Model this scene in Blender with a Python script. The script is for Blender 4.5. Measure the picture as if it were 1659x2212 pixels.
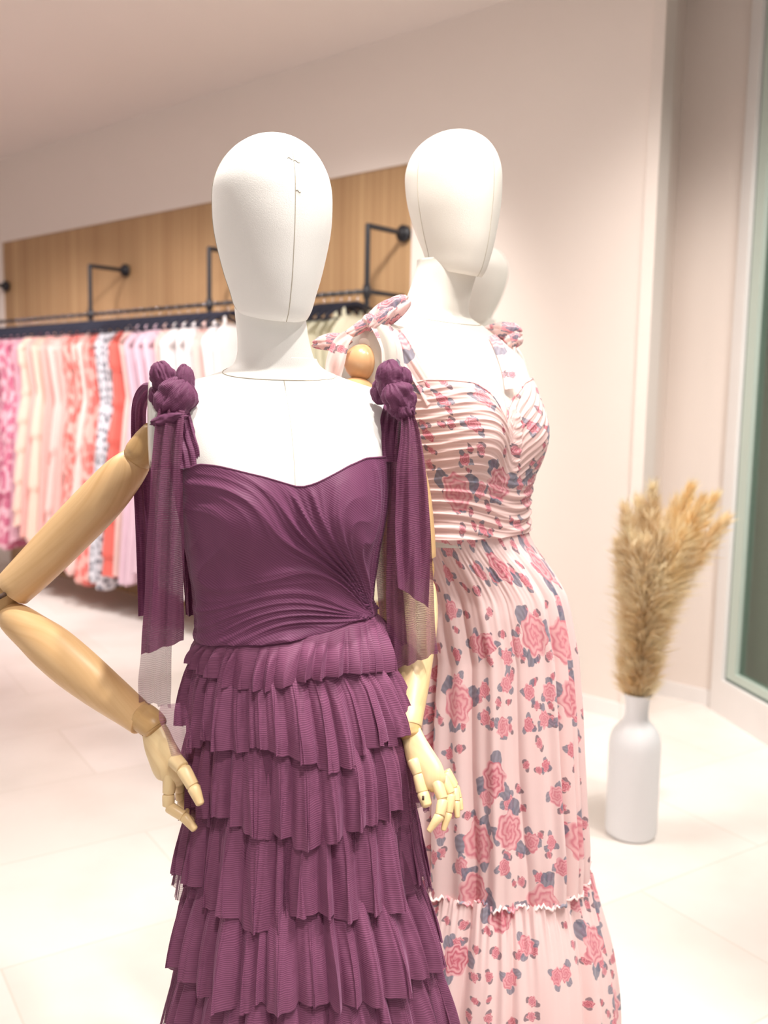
import bpy, math, random
import numpy as np
from mathutils import Vector, Matrix, noise
PI = math.pi
random.seed(7)
RNG = np.random.default_rng(11)
for o in list(bpy.data.objects):
    bpy.data.objects.remove(o)
SC = bpy.context.scene
COL = SC.collection

# ------------------------------------------------------------------ camera
F_PX = 2055.0; CX, CY = 829.5, 1106.0
PITCH = math.radians(6.66); ROLL = math.radians(1.07)
CAM = Vector((0, 0, 1.40))
FW = Vector((0, math.cos(PITCH), -math.sin(PITCH)))
U0 = Vector((0, math.sin(PITCH), math.cos(PITCH)))
RT = Vector((1, 0, 0)) * math.cos(ROLL) + U0 * math.sin(ROLL)
UP = Vector((-1, 0, 0)) * math.sin(ROLL) + U0 * math.cos(ROLL)
cam_d = bpy.data.cameras.new('camera'); cam = bpy.data.objects.new('camera', cam_d); COL.objects.link(cam)
m = Matrix((RT, UP, -FW)).transposed().to_4x4(); m.translation = CAM
cam.matrix_world = m
cam_d.sensor_fit = 'VERTICAL'; cam_d.sensor_height = 36; cam_d.sensor_width = 27
cam_d.lens = 36 * F_PX / 2212
cam_d.clip_start = 0.05; cam_d.clip_end = 60
cam_d.dof.use_dof = True; cam_d.dof.focus_distance = 1.36; cam_d.dof.aperture_fstop = 3.6
SC.camera = cam

def ray(px, py):
    return FW * F_PX + RT * (px - CX) - UP * (py - CY)
def P(px, py, Y):                      # the place at world depth Y seen at that spot of the photograph
    d = ray(px, py); return CAM + d * (Y / d.y)
def G(px, py, z=0.0):                  # the place on a level plane
    d = ray(px, py); return CAM + d * ((z - CAM.z) / d.z)
d = ray(-1524, 822); ET = Vector((d.x, d.y, 0)).normalized()     # back wall runs along ET (to the left, away)
NO = Vector((-ET.y, ET.x, 0)) * -1                                # from the camera towards the wall
if NO.y < 0: NO = -NO
def onwall(px, py, D):
    d = ray(px, py); return CAM + d * (D / d.dot(NO))
D_W = 3.82

# ------------------------------------------------------------------ world, lights, exposure
SC.view_settings.view_transform = 'Standard'; SC.view_settings.look = 'None'
SC.view_settings.gamma = 1.0; SC.view_settings.use_curve_mapping = False
SC.view_settings.exposure = 0.67
w = bpy.data.worlds.new('world'); SC.world = w; w.use_nodes = True
w.node_tree.nodes['Background'].inputs[0].default_value = (1.0, 0.975, 0.965, 1)
_t = w.node_tree; _g = _t.nodes.new('ShaderNodeTexCoord'); _s = _t.nodes.new('ShaderNodeSeparateXYZ'); _m = _t.nodes.new('ShaderNodeMapRange')
_t.links.new(_g.outputs['Generated'], _s.inputs[0]); _t.links.new(_s.outputs[1], _m.inputs[0])
for _i, _v in ((1, -1.0), (2, 0.2), (3, 0.26), (4, 0.66)): _m.inputs[_i].default_value = _v    # ambient dimmed behind the camera to deepen shade on surfaces facing it
_t.links.new(_m.outputs[0], _t.nodes['Background'].inputs[1])

def area(name, loc, target, size, power, color=(1, .95, .9), spread=180):
    l = bpy.data.lights.new(name, 'AREA'); l.shape = 'DISK'; l.size = size; l.energy = power; l.color = color
    l.spread = math.radians(spread)
    o = bpy.data.objects.new(name, l); COL.objects.link(o); o.location = loc
    o.rotation_euler = (Vector(target) - Vector(loc)).to_track_quat('-Z', 'Y').to_euler(); return o
def spot(name, loc, target, power, angle=50, blend=.6, radius=.05, color=(1, .96, .91)):
    l = bpy.data.lights.new(name, 'SPOT'); l.energy = power; l.spot_size = math.radians(angle); l.spot_blend = blend
    l.shadow_soft_size = radius; l.color = color
    o = bpy.data.objects.new(name, l); COL.objects.link(o); o.location = loc
    o.rotation_euler = (Vector(target) - Vector(loc)).to_track_quat('-Z', 'Y').to_euler(); return o
spot('track_spot_near', (0.02, 1.14, 3.15), (-0.12, 1.28, 1.2), 105, 62, .7, .03)
spot('track_spot_near', (0.55, 0.75, 3.15), (-0.08, 1.3, 1.2), 75, 62, .8, .04)
spot('track_spot_near', (0.15, -0.3, 3.15), (-0.10, 1.25, 0.35), 90, 27, 1, .05)  # narrow unseen front fill that lifts the plum skirt
spot('fill_spot_gown', (0.95, 0.35, 3.15), (0.24, 1.50, 0.35), 95, 30, 1, .06)  # unseen fill added to brighten the lower rose gown
spot('track_spot_middle', (1.35, 0.95, 3.15), (0.2, 1.7, 1.3), 32, 60, .8, .06)
spot('track_spot_floor', (1.5, 2.6, 3.15), (1.1, 2.9, 0.0), 120, 100, .9, .10, (1, .96, .92))
spot('track_spot_wall', (0.5, 2.9, 3.15), (1.3, 4.1, 0.9), 60, 80, 1, .30, (1, .93, .87))
spot('track_spot_rack', (-1.2, 4.2, 3.15), (-1.9, 5.9, 1.1), 190, 75, .8, .10, (1, .93, .92))
spot('track_spot_rack', (-2.4, 4.9, 3.15), (-2.9, 6.6, 1.1), 190, 75, .8, .10, (1, .93, .92))
spot('track_spot_rack', (-0.2, 3.2, 3.15), (-0.4, 4.9, 1.4), 120, 70, .8, .10, (1, .95, .9))
spot('fill_spot_recess', (1.38, 3.2, 3.15), (1.45, 4.4, 1.2), 60, 75, 1, .40, (1, .95, .9))  # added fill that brightens the return and rear wall
spot('fill_spot_vase', (1.2, 2.3, 3.15), (1.15, 3.1, .7), 85, 34, .8, .05, (1, .95, .88))  # extra lamp added to lighten the pampas plumes
area('ceiling_fill', (-1.6, 2.6, 3.12), (-1.6, 2.6, 0), 1.2, 30)  # unseen soft area fill added at ceiling height
area('ceiling_fill', (0.6, -0.6, 3.12), (0.3, 0.6, 0.8), 1.2, 6)  # weak area fill added from the front

# ------------------------------------------------------------------ materials
def srgb(r, g, b):
    f = lambda c: (c / 255 / 12.92) if c / 255 <= .04045 else ((c / 255 + .055) / 1.055) ** 2.4
    return (f(r), f(g), f(b), 1)
class NT:
    def __init__(s, name):
        s.m = bpy.data.materials.new(name); s.m.use_nodes = True; s.t = s.m.node_tree
        s.b = s.t.nodes['Principled BSDF']; s.out = s.t.nodes['Material Output']
    def n(s, typ, **kw):
        nd = s.t.nodes.new(typ)
        for k, v in kw.items():
            if k.startswith('i_'):
                nd.inputs[k[2:].replace('_', ' ')].default_value = v
            else: setattr(nd, k, v)
        return nd
    def l(s, a, b): s.t.links.new(a, b)
    def math(s, op, a, b=None, c=None, clamp=False):
        nd = s.t.nodes.new('ShaderNodeMath'); nd.operation = op; nd.use_clamp = clamp
        for i, v in enumerate((a, b, c)):
            if v is None: continue
            if isinstance(v, (int, float)): nd.inputs[i].default_value = v
            else: s.l(v, nd.inputs[i])
        return nd.outputs[0]
    def mix(s, fac, a, b):
        nd = s.t.nodes.new('ShaderNodeMix'); nd.data_type = 'RGBA'
        for i, v in ((0, fac), (6, a), (7, b)):
            if isinstance(v, (int, float)): nd.inputs[i].default_value = v
            elif isinstance(v, tuple): nd.inputs[i].default_value = v
            else: s.l(v, nd.inputs[i])
        return nd.outputs[2]
    def ramp(s, fac, stops):
        nd = s.t.nodes.new('ShaderNodeValToRGB'); e = nd.color_ramp.elements
        while len(e) < len(stops): e.new(.5)
        for i, (p, c) in enumerate(stops):
            e[i].position = p; e[i].color = c
        s.l(fac, nd.inputs[0]); return nd.outputs[0]
    def bump(s, h, strength=.3, dist=.001):
        nd = s.t.nodes.new('ShaderNodeBump'); nd.inputs['Strength'].default_value = strength
        nd.inputs['Distance'].default_value = dist; s.l(h, nd.inputs['Height']); s.l(nd.outputs[0], s.b.inputs['Normal'])
def plain(name, col, rough=.6, metal=0, noise_amt=.06, scale=8, sheen=0, spec=.5):
    k = NT(name); tc = k.n('ShaderNodeTexCoord'); nz = k.n('ShaderNodeTexNoise'); nz.inputs['Scale'].default_value = scale
    nz.inputs['Detail'].default_value = 4
    k.l(tc.outputs['Object'], nz.inputs['Vector'])
    dark = tuple(c * (1 - noise_amt) for c in col[:3]) + (1,)
    k.l(k.mix(nz.outputs[0], dark, col), k.b.inputs['Base Color'])
    k.b.inputs['Roughness'].default_value = rough; k.b.inputs['Metallic'].default_value = metal
    k.b.inputs['Specular IOR Level'].default_value = spec
    if sheen: k.b.inputs['Sheen Weight'].default_value = sheen
    return k.m

def fabric_head_mat(name, col, rough=.55):
    k = NT(name); tc = k.n('ShaderNodeTexCoord')
    nz = k.n('ShaderNodeTexNoise'); nz.inputs['Scale'].default_value = 900; nz.inputs['Detail'].default_value = 2
    k.l(tc.outputs['Object'], nz.inputs['Vector'])
    n2 = k.n('ShaderNodeTexNoise'); n2.inputs['Scale'].default_value = 9; k.l(tc.outputs['Object'], n2.inputs['Vector'])
    k.l(k.mix(n2.outputs[0], tuple(c * .97 for c in col[:3]) + (1,), col), k.b.inputs['Base Color'])
    k.b.inputs['Roughness'].default_value = rough; k.b.inputs['Sheen Weight'].default_value = .15
    k.bump(nz.outputs[0], .35, .0007); return k.m

def tulle(name, col, col2, alpha=1.0, rib=.0026, ribc=.35, translucent=.15, wrinkle=True, alpha_noise=0.0):
    k = NT(name); uv = k.n('ShaderNodeTexCoord'); sep = k.n('ShaderNodeSeparateXYZ'); k.l(uv.outputs['UV'], sep.inputs[0])
    nz = k.n('ShaderNodeTexNoise'); nz.inputs['Scale'].default_value = 14; k.l(uv.outputs['UV'], nz.inputs['Vector'])
    v = k.math('ADD', sep.outputs[1], k.math('MULTIPLY', nz.outputs[0], .018))
    s = k.math('SINE', k.math('MULTIPLY', v, 2 * PI / rib))
    s = k.math('MULTIPLY_ADD', s, .5, .5)
    nf = k.n('ShaderNodeTexNoise'); nf.inputs['Scale'].default_value = 1600; k.l(uv.outputs['UV'], nf.inputs['Vector'])
    nl = k.n('ShaderNodeTexNoise'); nl.inputs['Scale'].default_value = 25; nl.inputs['Detail'].default_value = 5
    k.l(uv.outputs['UV'], nl.inputs['Vector'])
    f = k.math('MULTIPLY', s, ribc); f = k.math('ADD', f, k.math('MULTIPLY', nf.outputs[0], .3)); f = k.math('ADD', f, k.math('MULTIPLY', nl.outputs[0], .35), clamp=True)
    c = k.mix(f, col2, col); k.l(c, k.b.inputs['Base Color'])
    k.b.inputs['Roughness'].default_value = .6; k.b.inputs['Sheen Weight'].default_value = .25; k.b.inputs['Sheen Roughness'].default_value = .4
    k.b.inputs['Sheen Tint'].default_value = (.85, .5, .75, 1); k.b.inputs['Specular IOR Level'].default_value = .3
    k.bump(s, .35, .0006)
    tl = k.n('ShaderNodeBsdfTranslucent'); k.l(c, tl.inputs[0])
    mx = k.n('ShaderNodeMixShader'); mx.inputs[0].default_value = translucent; k.l(k.b.outputs[0], mx.inputs[1]); k.l(tl.outputs[0], mx.inputs[2])
    res = mx.outputs[0]
    if alpha < 1:
        tr = k.n('ShaderNodeBsdfTransparent'); m2 = k.n('ShaderNodeMixShader')
        na = k.n('ShaderNodeTexNoise'); na.inputs['Scale'].default_value = 9; k.l(uv.outputs['UV'], na.inputs['Vector'])
        a = k.math('ADD', alpha - alpha_noise, k.math('MULTIPLY', na.outputs[0], alpha_noise * 2), clamp=True)
        a = k.math('MULTIPLY_ADD', s, .18, k.math('SUBTRACT', a, .09), clamp=True)
        k.l(a, m2.inputs[0]); k.l(tr.outputs[0], m2.inputs[1]); k.l(res, m2.inputs[2]); res = m2.outputs[0]
    k.l(res, k.out.inputs['Surface']); return k.m

def wood_mat(name, light, dark, sx=70, sy=2.5, rough=.38):
    k = NT(name); uv = k.n('ShaderNodeTexCoord'); mp = k.n('ShaderNodeMapping'); mp.inputs['Scale'].default_value = (sx, sy, 1)
    k.l(uv.outputs['UV'], mp.inputs[0]); nz = k.n('ShaderNodeTexNoise'); nz.inputs['Scale'].default_value = 1; nz.inputs['Detail'].default_value = 6
    nz.inputs['Distortion'].default_value = .6; k.l(mp.outputs[0], nz.inputs['Vector'])
    k.l(k.ramp(nz.outputs[0], [(.3, dark), (.62, light)]), k.b.inputs['Base Color'])
    k.b.inputs['Roughness'].default_value = rough; return k.m

def floral(name, base, scale=1.0, alpha=1.0):
    k = NT(name); tc = k.n('ShaderNodeTexCoord'); UV = tc.outputs['UV']
    wz = k.n('ShaderNodeTexNoise'); wz.inputs['Scale'].default_value = 60; wz.inputs['Detail'].default_value = 2; k.l(UV, wz.inputs['Vector'])
    vm = k.n('ShaderNodeVectorMath'); vm.operation = 'MULTIPLY_ADD'; k.l(wz.outputs[1], vm.inputs[0]); vm.inputs[1].default_value = (.012,) * 3; k.l(UV, vm.inputs[2])
    W = vm.outputs[0]
    col = base
    def layer(col, sc, off, keep, rmin, rmax, lo, hi, leafc, leafn):
        mp = k.n('ShaderNodeMapping'); mp.inputs['Location'].default_value = (off, off * .7, 0); k.l(W, mp.inputs[0])
        vo = k.n('ShaderNodeTexVoronoi'); vo.voronoi_dimensions = '2D'; vo.inputs['Scale'].default_value = sc; vo.inputs['Randomness'].default_value = .85
        k.l(mp.outputs[0], vo.inputs['Vector'])
        # local vector in units of the cell
        sc1 = k.n('ShaderNodeVectorMath'); sc1.operation = 'SUBTRACT'; k.l(mp.outputs[0], sc1.inputs[0]); k.l(vo.outputs['Position'], sc1.inputs[1])
        sp = k.n('ShaderNodeSeparateXYZ'); k.l(sc1.outputs[0], sp.inputs[0])
        x = k.math('MULTIPLY', sp.outputs[0], sc); y = k.math('MULTIPLY', sp.outputs[1], sc)
        cr = k.n('ShaderNodeSeparateColor'); k.l(vo.outputs['Color'], cr.inputs[0])
        r = k.math('SQRT', k.math('ADD', k.math('MULTIPLY', x, x), k.math('MULTIPLY', y, y)))
        a = k.math('ADD', k.math('ARCTAN2', y, x), k.math('MULTIPLY', cr.outputs[0], 6.28))
        on = k.math('LESS_THAN', cr.outputs[1], keep)
        R = k.math('MULTIPLY_ADD', cr.outputs[2], rmax - rmin, rmin)
        # leaves first
        lobe = k.math('COSINE', k.math('MULTIPLY', a, leafn))
        rl = k.math('MULTIPLY', R, k.math('MULTIPLY_ADD', k.math('POWER', k.math('MAXIMUM', lobe, 0), .6), .95, .75))
        leaf = k.math('MULTIPLY', k.math('LESS_THAN', r, rl), k.math('GREATER_THAN', lobe, .15)); leaf = k.math('MULTIPLY', leaf, on)
        lv = k.mix(k.math('MULTIPLY_ADD', k.math('COSINE', k.math('MULTIPLY', a, leafn * 9)), .5, .5), leafc, tuple(c * 1.45 for c in leafc[:3]) + (1,))
        col = k.mix(k.math('MULTIPLY', leaf, .85), col, lv)
        # rose with petals
        sc_ = k.math('MULTIPLY_ADD', k.math('COSINE', k.math('MULTIPLY', a, 7)), .09, 1.0)
        rr = k.math('DIVIDE', r, k.math('MULTIPLY', R, sc_))
        fl = k.math('MULTIPLY', k.math('LESS_THAN', rr, 1), on)
        sw = k.math('SINE', k.math('ADD', k.math('MULTIPLY', rr, 18), k.math('ADD', k.math('MULTIPLY', a, 2), k.math('ADD', k.math('MULTIPLY', k.math('SINE', k.math('MULTIPLY', a, 5)), .8), k.math('MULTIPLY', wz.outputs[0], 5.0)))))
        sw = k.math('MULTIPLY_ADD', sw, .5, .5); sw = k.math('POWER', sw, .7)
        sh = k.math('MULTIPLY', sw, k.math('MULTIPLY_ADD', rr, .6, .4))
        pal = k.mix(cr.outputs[2], lo[0], lo[1]); dk = k.mix(cr.outputs[2], hi[0], hi[1])
        return k.mix(fl, col, k.mix(sh, dk, pal))
    leafc = srgb(120, 122, 138)
    pk = srgb(244, 176, 184), srgb(249, 200, 204)
    dk = srgb(204, 98, 118), srgb(228, 142, 154)
    col = layer(col, 26 / scale, .31, .52, .14, .24, (pk[0], pk[1]), (srgb(178, 62, 84), dk[0]), srgb(112, 92, 104), 2)
    col = layer(col, 16 / scale, 1.73, .56, .17, .29, (pk[0], pk[1]), (dk[0], dk[1]), leafc, 3)
    col = layer(col, 8.6 / scale, .9, .46, .22, .34, (pk[1], srgb(250, 205, 205)), (dk[0], dk[1]), srgb(112, 116, 134), 3)
    k.l(col, k.b.inputs['Base Color']) if not isinstance(col, tuple) else None
    k.b.inputs['Roughness'].default_value = .55; k.b.inputs['Sheen Weight'].default_value = .2
    nb = k.n('ShaderNodeTexNoise'); nb.inputs['Scale'].default_value = 30; nb.inputs['Detail'].default_value = 5; k.l(UV, nb.inputs['Vector']); k.bump(nb.outputs[0], .25, .002)
    tl = k.n('ShaderNodeBsdfTranslucent'); k.l(col, tl.inputs[0]) if not isinstance(col, tuple) else None
    mx = k.n('ShaderNodeMixShader'); mx.inputs[0].default_value = .28; k.l(k.b.outputs[0], mx.inputs[1]); k.l(tl.outputs[0], mx.inputs[2])
    res = mx.outputs[0]
    if alpha < 1:
        tr = k.n('ShaderNodeBsdfTransparent'); m2 = k.n('ShaderNodeMixShader'); m2.inputs[0].default_value = alpha
        k.l(tr.outputs[0], m2.inputs[1]); k.l(res, m2.inputs[2]); res = m2.outputs[0]
    k.l(res, k.out.inputs['Surface']); return k.m

PUR_L, PUR_D = srgb(152, 92, 124), srgb(92, 42, 72)
M = {}
M['white'] = fabric_head_mat('off_white_canvas', srgb(243, 241, 236))
M['white2'] = fabric_head_mat('cream_canvas', srgb(232, 226, 216))
M['seam'] = plain('seam_thread', srgb(188, 178, 160), .8)
M['gloss_white'] = plain('glossy_cap', srgb(236, 235, 228), .2)
M['greycap'] = plain('grey_socket', srgb(205, 198, 188), .35)
M['wood'] = wood_mat('beech_wood', srgb(226, 188, 138), srgb(208, 164, 112), 55, 3)
M['wood2'] = wood_mat('pale_beech_wood', srgb(234, 208, 160), srgb(218, 184, 134), 55, 3)
M['woodd'] = wood_mat('joint_wood', srgb(200, 162, 110), srgb(180, 140, 90), 55, 3)
M['orange'] = wood_mat('honey_wood', srgb(216, 170, 126), srgb(202, 152, 108), 30, 3, .25)
M['dark'] = plain('dark_slot', srgb(70, 48, 36), .7)
M['tulle'] = tulle('plum_tulle', srgb(142, 82, 118), srgb(78, 34, 62), 1.0)
M['tier'] = tulle('plum_ruffle_tulle', PUR_L, PUR_D, .985, alpha_noise=.015, translucent=.08)
M['sheer'] = tulle('plum_sheer_tulle', PUR_L, PUR_D, .96, alpha_noise=.06, translucent=.25)
M['sheer2'] = tulle('plum_thin_tulle', PUR_L, PUR_D, .55, alpha_noise=.18, translucent=.25)
M['sheer3'] = tulle('plum_layered_tulle', PUR_L, PUR_D, .82, alpha_noise=.12, translucent=.2)
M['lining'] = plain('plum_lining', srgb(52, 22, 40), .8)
M['floral'] = floral('rose_print_chiffon', srgb(251, 224, 221))
M['floral2'] = floral('rose_print_gathered', srgb(249, 216, 211), .8)
M['blush'] = plain('blush_lining', srgb(240, 190, 175), .8)
M['wall'] = plain('white_plaster', srgb(240, 228, 220), .85, noise_amt=.02, scale=2)
M['ceil'] = plain('ceiling_paint', srgb(242, 232, 227), .9, noise_amt=.01, scale=1)
M['trimw'] = plain('white_trim', srgb(246, 242, 240), .5)
M['black'] = plain('black_pipe', srgb(38, 38, 44), .45)
M['velvet'] = plain('navy_velvet_hanger', srgb(24, 26, 44), .75)
M['hook'] = plain('steel_hook', srgb(190, 190, 195), .25, 1)
M['vase'] = plain('white_ceramic', srgb(240, 240, 242), .35, noise_amt=.02)
M['framegreen'] = plain('pale_green_frame', srgb(200, 214, 204), .4)
M['gasket'] = plain('grey_gasket', srgb(96, 116, 110), .6)
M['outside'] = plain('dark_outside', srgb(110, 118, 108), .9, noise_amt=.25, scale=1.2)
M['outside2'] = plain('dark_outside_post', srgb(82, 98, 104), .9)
M['chrome'] = plain('brushed_steel', srgb(180, 180, 180), .3, 1)

# wood slat panel
k = NT('oak_slats'); tc = k.n('ShaderNodeTexCoord'); sp = k.n('ShaderNodeSeparateXYZ'); k.l(tc.outputs['UV'], sp.inputs[0])
s = k.math('SINE', k.math('MULTIPLY', sp.outputs[0], 2 * PI / .055)); s = k.math('GREATER_THAN', s, .88)
bd = k.n('ShaderNodeTexNoise'); bd.noise_dimensions = '1D'; bd.inputs['Scale'].default_value = 7; k.l(sp.outputs[0], bd.inputs['W'])
mp = k.n('ShaderNodeMapping'); mp.inputs['Scale'].default_value = (60, 1.6, 1); k.l(tc.outputs['UV'], mp.inputs[0])
nz = k.n('ShaderNodeTexNoise'); nz.inputs['Scale'].default_value = 1; nz.inputs['Detail'].default_value = 5; k.l(mp.outputs[0], nz.inputs['Vector'])
f = k.math('ADD', k.math('MULTIPLY', bd.outputs[0], .7), k.math('MULTIPLY', nz.outputs[0], .4))
c = k.ramp(f, [(.3, srgb(170, 132, 94)), (.8, srgb(200, 164, 122))])
c = k.mix(k.math('MULTIPLY', s, .30), c, srgb(140, 98, 60)); k.l(c, k.b.inputs['Base Color']); k.b.inputs['Roughness'].default_value = .5
M['slats'] = k.m
# floor tiles
k = NT('limestone_tiles'); tc = k.n('ShaderNodeTexCoord'); mp = k.n('ShaderNodeMapping'); mp.inputs['Rotation'].default_value = (0, 0, math.radians(-33))
mp.inputs['Location'].default_value = (.13, .42, 0)
k.l(tc.outputs['Object'], mp.inputs[0]); bk = k.n('ShaderNodeTexBrick'); k.l(mp.outputs[0], bk.inputs['Vector'])
bk.inputs['Color1'].default_value = srgb(235, 227, 220); bk.inputs['Color2'].default_value = srgb(243, 235, 230)
bk.inputs['Mortar'].default_value = srgb(226, 217, 208); bk.inputs['Scale'].default_value = 1.0; bk.inputs['Mortar Size'].default_value = .004
bk.inputs['Brick Width'].default_value = 1.1; bk.inputs['Row Height'].default_value = .55; bk.inputs['Bias'].default_value = 0
bk.inputs['Mortar Smooth'].default_value = .5
nz = k.n('ShaderNodeTexNoise'); nz.inputs['Scale'].default_value = 2.2; nz.inputs['Detail'].default_value = 8; k.l(mp.outputs[0], nz.inputs['Vector'])
c = k.mix(k.ramp(nz.outputs[0], [(.42, (0, 0, 0, 1)), (.75, (.45, .45, .45, 1))]), bk.outputs[0], srgb(206, 198, 188)); k.l(c, k.b.inputs['Base Color']); k.b.inputs['Roughness'].default_value = .32
k.b.inputs['Specular IOR Level'].default_value = .35
M['floor'] = k.m
# glass
k = NT('window_glass'); k.b.inputs['Base Color'].default_value = (.85, .95, .9, 1); k.b.inputs['Roughness'].default_value = .02
k.b.inputs['Transmission Weight'].default_value = 1; k.b.inputs['IOR'].default_value = 1.3
tr = k.n('ShaderNodeBsdfTransparent'); tr.inputs[0].default_value = (.62, .68, .65, 1); gl = k.n('ShaderNodeBsdfGlossy'); gl.inputs['Roughness'].default_value = .03
mx = k.n('ShaderNodeMixShader'); mx.inputs[0].default_value = .08; k.l(tr.outputs[0], mx.inputs[1]); k.l(gl.outputs[0], mx.inputs[2]); k.l(mx.outputs[0], k.out.inputs['Surface'])
M['glass'] = k.m

# ------------------------------------------------------------------ mesh helpers
def wloc(o):
    v = Vector((0, 0, 0))
    while o is not None: v += o.location; o = o.parent
    return v
def mesh_obj(name, verts, faces, mat, parent=None, uvs=None, smooth=True, loc=None):
    V = np.asarray(verts, dtype=float).reshape(-1, 3)
    if parent is not None: base = wloc(parent); loc0 = Vector((0, 0, 0))
    else:
        base = Vector(loc) if loc is not None else Vector((0, 0, 0)); loc0 = base
    V = V - np.array(base)
    me = bpy.data.meshes.new(name); me.from_pydata(V.tolist(), [], [tuple(f) for f in faces]); me.materials.append(mat)
    if uvs is not None:
        U = np.asarray(uvs, dtype=float).reshape(-1, 2); li = np.zeros(len(me.loops), dtype=np.int32); me.loops.foreach_get('vertex_index', li)
        lay = me.uv_layers.new(name='UVMap'); lay.data.foreach_set('uv', U[li].ravel())
    me.polygons.foreach_set('use_smooth', [smooth] * len(me.polygons)); me.update()
    o = bpy.data.objects.new(name, me); COL.objects.link(o); o.location = loc0
    if parent is not None: o.parent = parent
    return o
class MB:
    def __init__(s): s.v = []; s.f = []; s.uv = []; s.n = 0
    def add(s, verts, faces, uvs=None):
        V = np.asarray(verts, dtype=float).reshape(-1, 3); b = s.n
        s.v.append(V); s.f += [tuple(i + b for i in f) for f in faces]
        s.uv.append(np.asarray(uvs, dtype=float).reshape(-1, 2) if uvs is not None else np.stack([V[:, 0] + V[:, 1], V[:, 2]], 1)); s.n += len(V)
    def grid(s, A, closed=False, uv=None, flip=False):      # A: (rows, cols, 3)
        A = np.asarray(A); r, c = A.shape[:2]; F = []
        for i in range(r - 1):
            for j in range(c if closed else c - 1):
                a = i * c + j; b = i * c + (j + 1) % c; q = (a, b, b + c, a + c)
                F.append(q[::-1] if flip else q)
        s.add(A.reshape(-1, 3), F, uv)
    def box(s, c, size, ax=None):
        c = Vector(c); ax = ax or (Vector((1, 0, 0)), Vector((0, 1, 0)), Vector((0, 0, 1)))
        vs = [c + ax[0] * (i * size[0] / 2) + ax[1] * (j * size[1] / 2) + ax[2] * (kk * size[2] / 2) for i in (-1, 1) for j in (-1, 1) for kk in (-1, 1)]
        uv = [((v - c).dot(ax[0]) if size[0] > size[1] else (v - c).dot(ax[1]), (v - c).dot(ax[2])) for v in vs]
        s.add([list(v) for v in vs], [(0, 1, 3, 2), (4, 6, 7, 5), (0, 4, 5, 1), (2, 3, 7, 6), (0, 2, 6, 4), (1, 5, 7, 3)], uv)
    def tube(s, pts, radii, seg=20, cap=True, round_cap=0, ratio=1.0, hint=None):
        pts = [Vector(p) for p in pts]; n = len(pts); R = [radii] * n if isinstance(radii, (int, float)) else list(radii)
        if round_cap:
            t0 = (pts[0] - pts[1]).normalized(); t1 = (pts[-1] - pts[-2]).normalized(); K = 4; pre = []; post = []
            for i in range(K):
                a = PI / 2 * (i + .35) / (K + .35)
                pre.append((pts[0] + t0 * R[0] * round_cap * math.cos(a), R[0] * math.sin(a)))
                post.append((pts[-1] + t1 * R[-1] * round_cap * math.sin(a), R[-1] * math.cos(a)))
            pts = [p for p, _ in pre] + pts + [p for p, _ in post]; R = [r for _, r in pre] + R + [r for _, r in post]; n = len(pts)
        h = Vector(hint) if hint else Vector((0.13, 0.97, 0.2)); rows = []; uvs = []; L = 0
        for i, p in enumerate(pts):
            t = (pts[min(i + 1, n - 1)] - pts[max(i - 1, 0)]).normalized()
            u = (h - t * h.dot(t)).normalized(); vv = t.cross(u)
            if i: L += (p - pts[i - 1]).length
            ring = []
            for j in range(seg):
                a = 2 * PI * j / seg; ring.append(list(p + u * (R[i] * ratio * math.cos(a)) + vv * (R[i] * math.sin(a)))); uvs.append((R[i] * a, L))
            rows.append(ring)
        b = s.n; s.grid(rows, closed=True, uv=uvs)
        if cap: s.f.append(tuple(b + j for j in range(seg))[::-1]); s.f.append(tuple(b + (n - 1) * seg + j for j in range(seg)))
    def lathe(s, prof, c, seg=40):
        rows = [[(c[0] + r * math.cos(2 * PI * j / seg), c[1] + r * math.sin(2 * PI * j / seg), c[2] + z) for j in range(seg)] for r, z in prof]
        uv = [(2 * PI * j / seg * .1, z) for r, z in prof for j in range(seg)]
        b = s.n; s.grid(rows, closed=True, uv=uv); n = len(prof)
        s.f.append(tuple(b + j for j in range(seg))[::-1]); s.f.append(tuple(b + (n - 1) * seg + j for j in range(seg)))
    def build(s, name, mat, parent=None, smooth=True, loc=None):
        return mesh_obj(name, np.concatenate(s.v), s.f, mat, parent, np.concatenate(s.uv), smooth, loc)
def thing(name, loc, label, cat, group=None):
    o = bpy.data.objects.new(name, None); COL.objects.link(o); o.location = loc; o.empty_display_size = .05
    return tag(o, label, cat, group)
def tag(o, label=None, cat=None, group=None, kind=None):
    if label: o['label'] = label
    if cat: o['category'] = cat
    if group: o['group'] = group
    if kind: o['kind'] = kind
    return o
def smooth_interp(x, xs, ys):           # Catmull-Rom through table
    xs = list(xs); ys = list(ys); x = min(max(x, xs[0]), xs[-1]); i = 0
    while i < len(xs) - 2 and x > xs[i + 1]: i += 1
    t = (x - xs[i]) / (xs[i + 1] - xs[i]); h = xs[i + 1] - xs[i]
    def m_(k):
        if k == 0: return (ys[1] - ys[0]) / (xs[1] - xs[0])
        if k == len(xs) - 1: return (ys[-1] - ys[-2]) / (xs[-1] - xs[-2])
        return (ys[k + 1] - ys[k - 1]) / (xs[k + 1] - xs[k - 1])
    t2, t3 = t * t, t * t * t
    return (2 * t3 - 3 * t2 + 1) * ys[i] + (t3 - 2 * t2 + t) * h * m_(i) + (-2 * t3 + 3 * t2) * ys[i + 1] + (t3 - t2) * h * m_(i + 1)
def curve_pts(pts, n):                  # resample a polyline smoothly; any tuple length
    pts = [tuple(p) for p in pts]; L = list(range(len(pts)))
    return [tuple(smooth_interp(i * (len(pts) - 1) / (n - 1), L, [p[q] for p in pts]) for q in range(len(pts[0]))) for i in range(n)]

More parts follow.
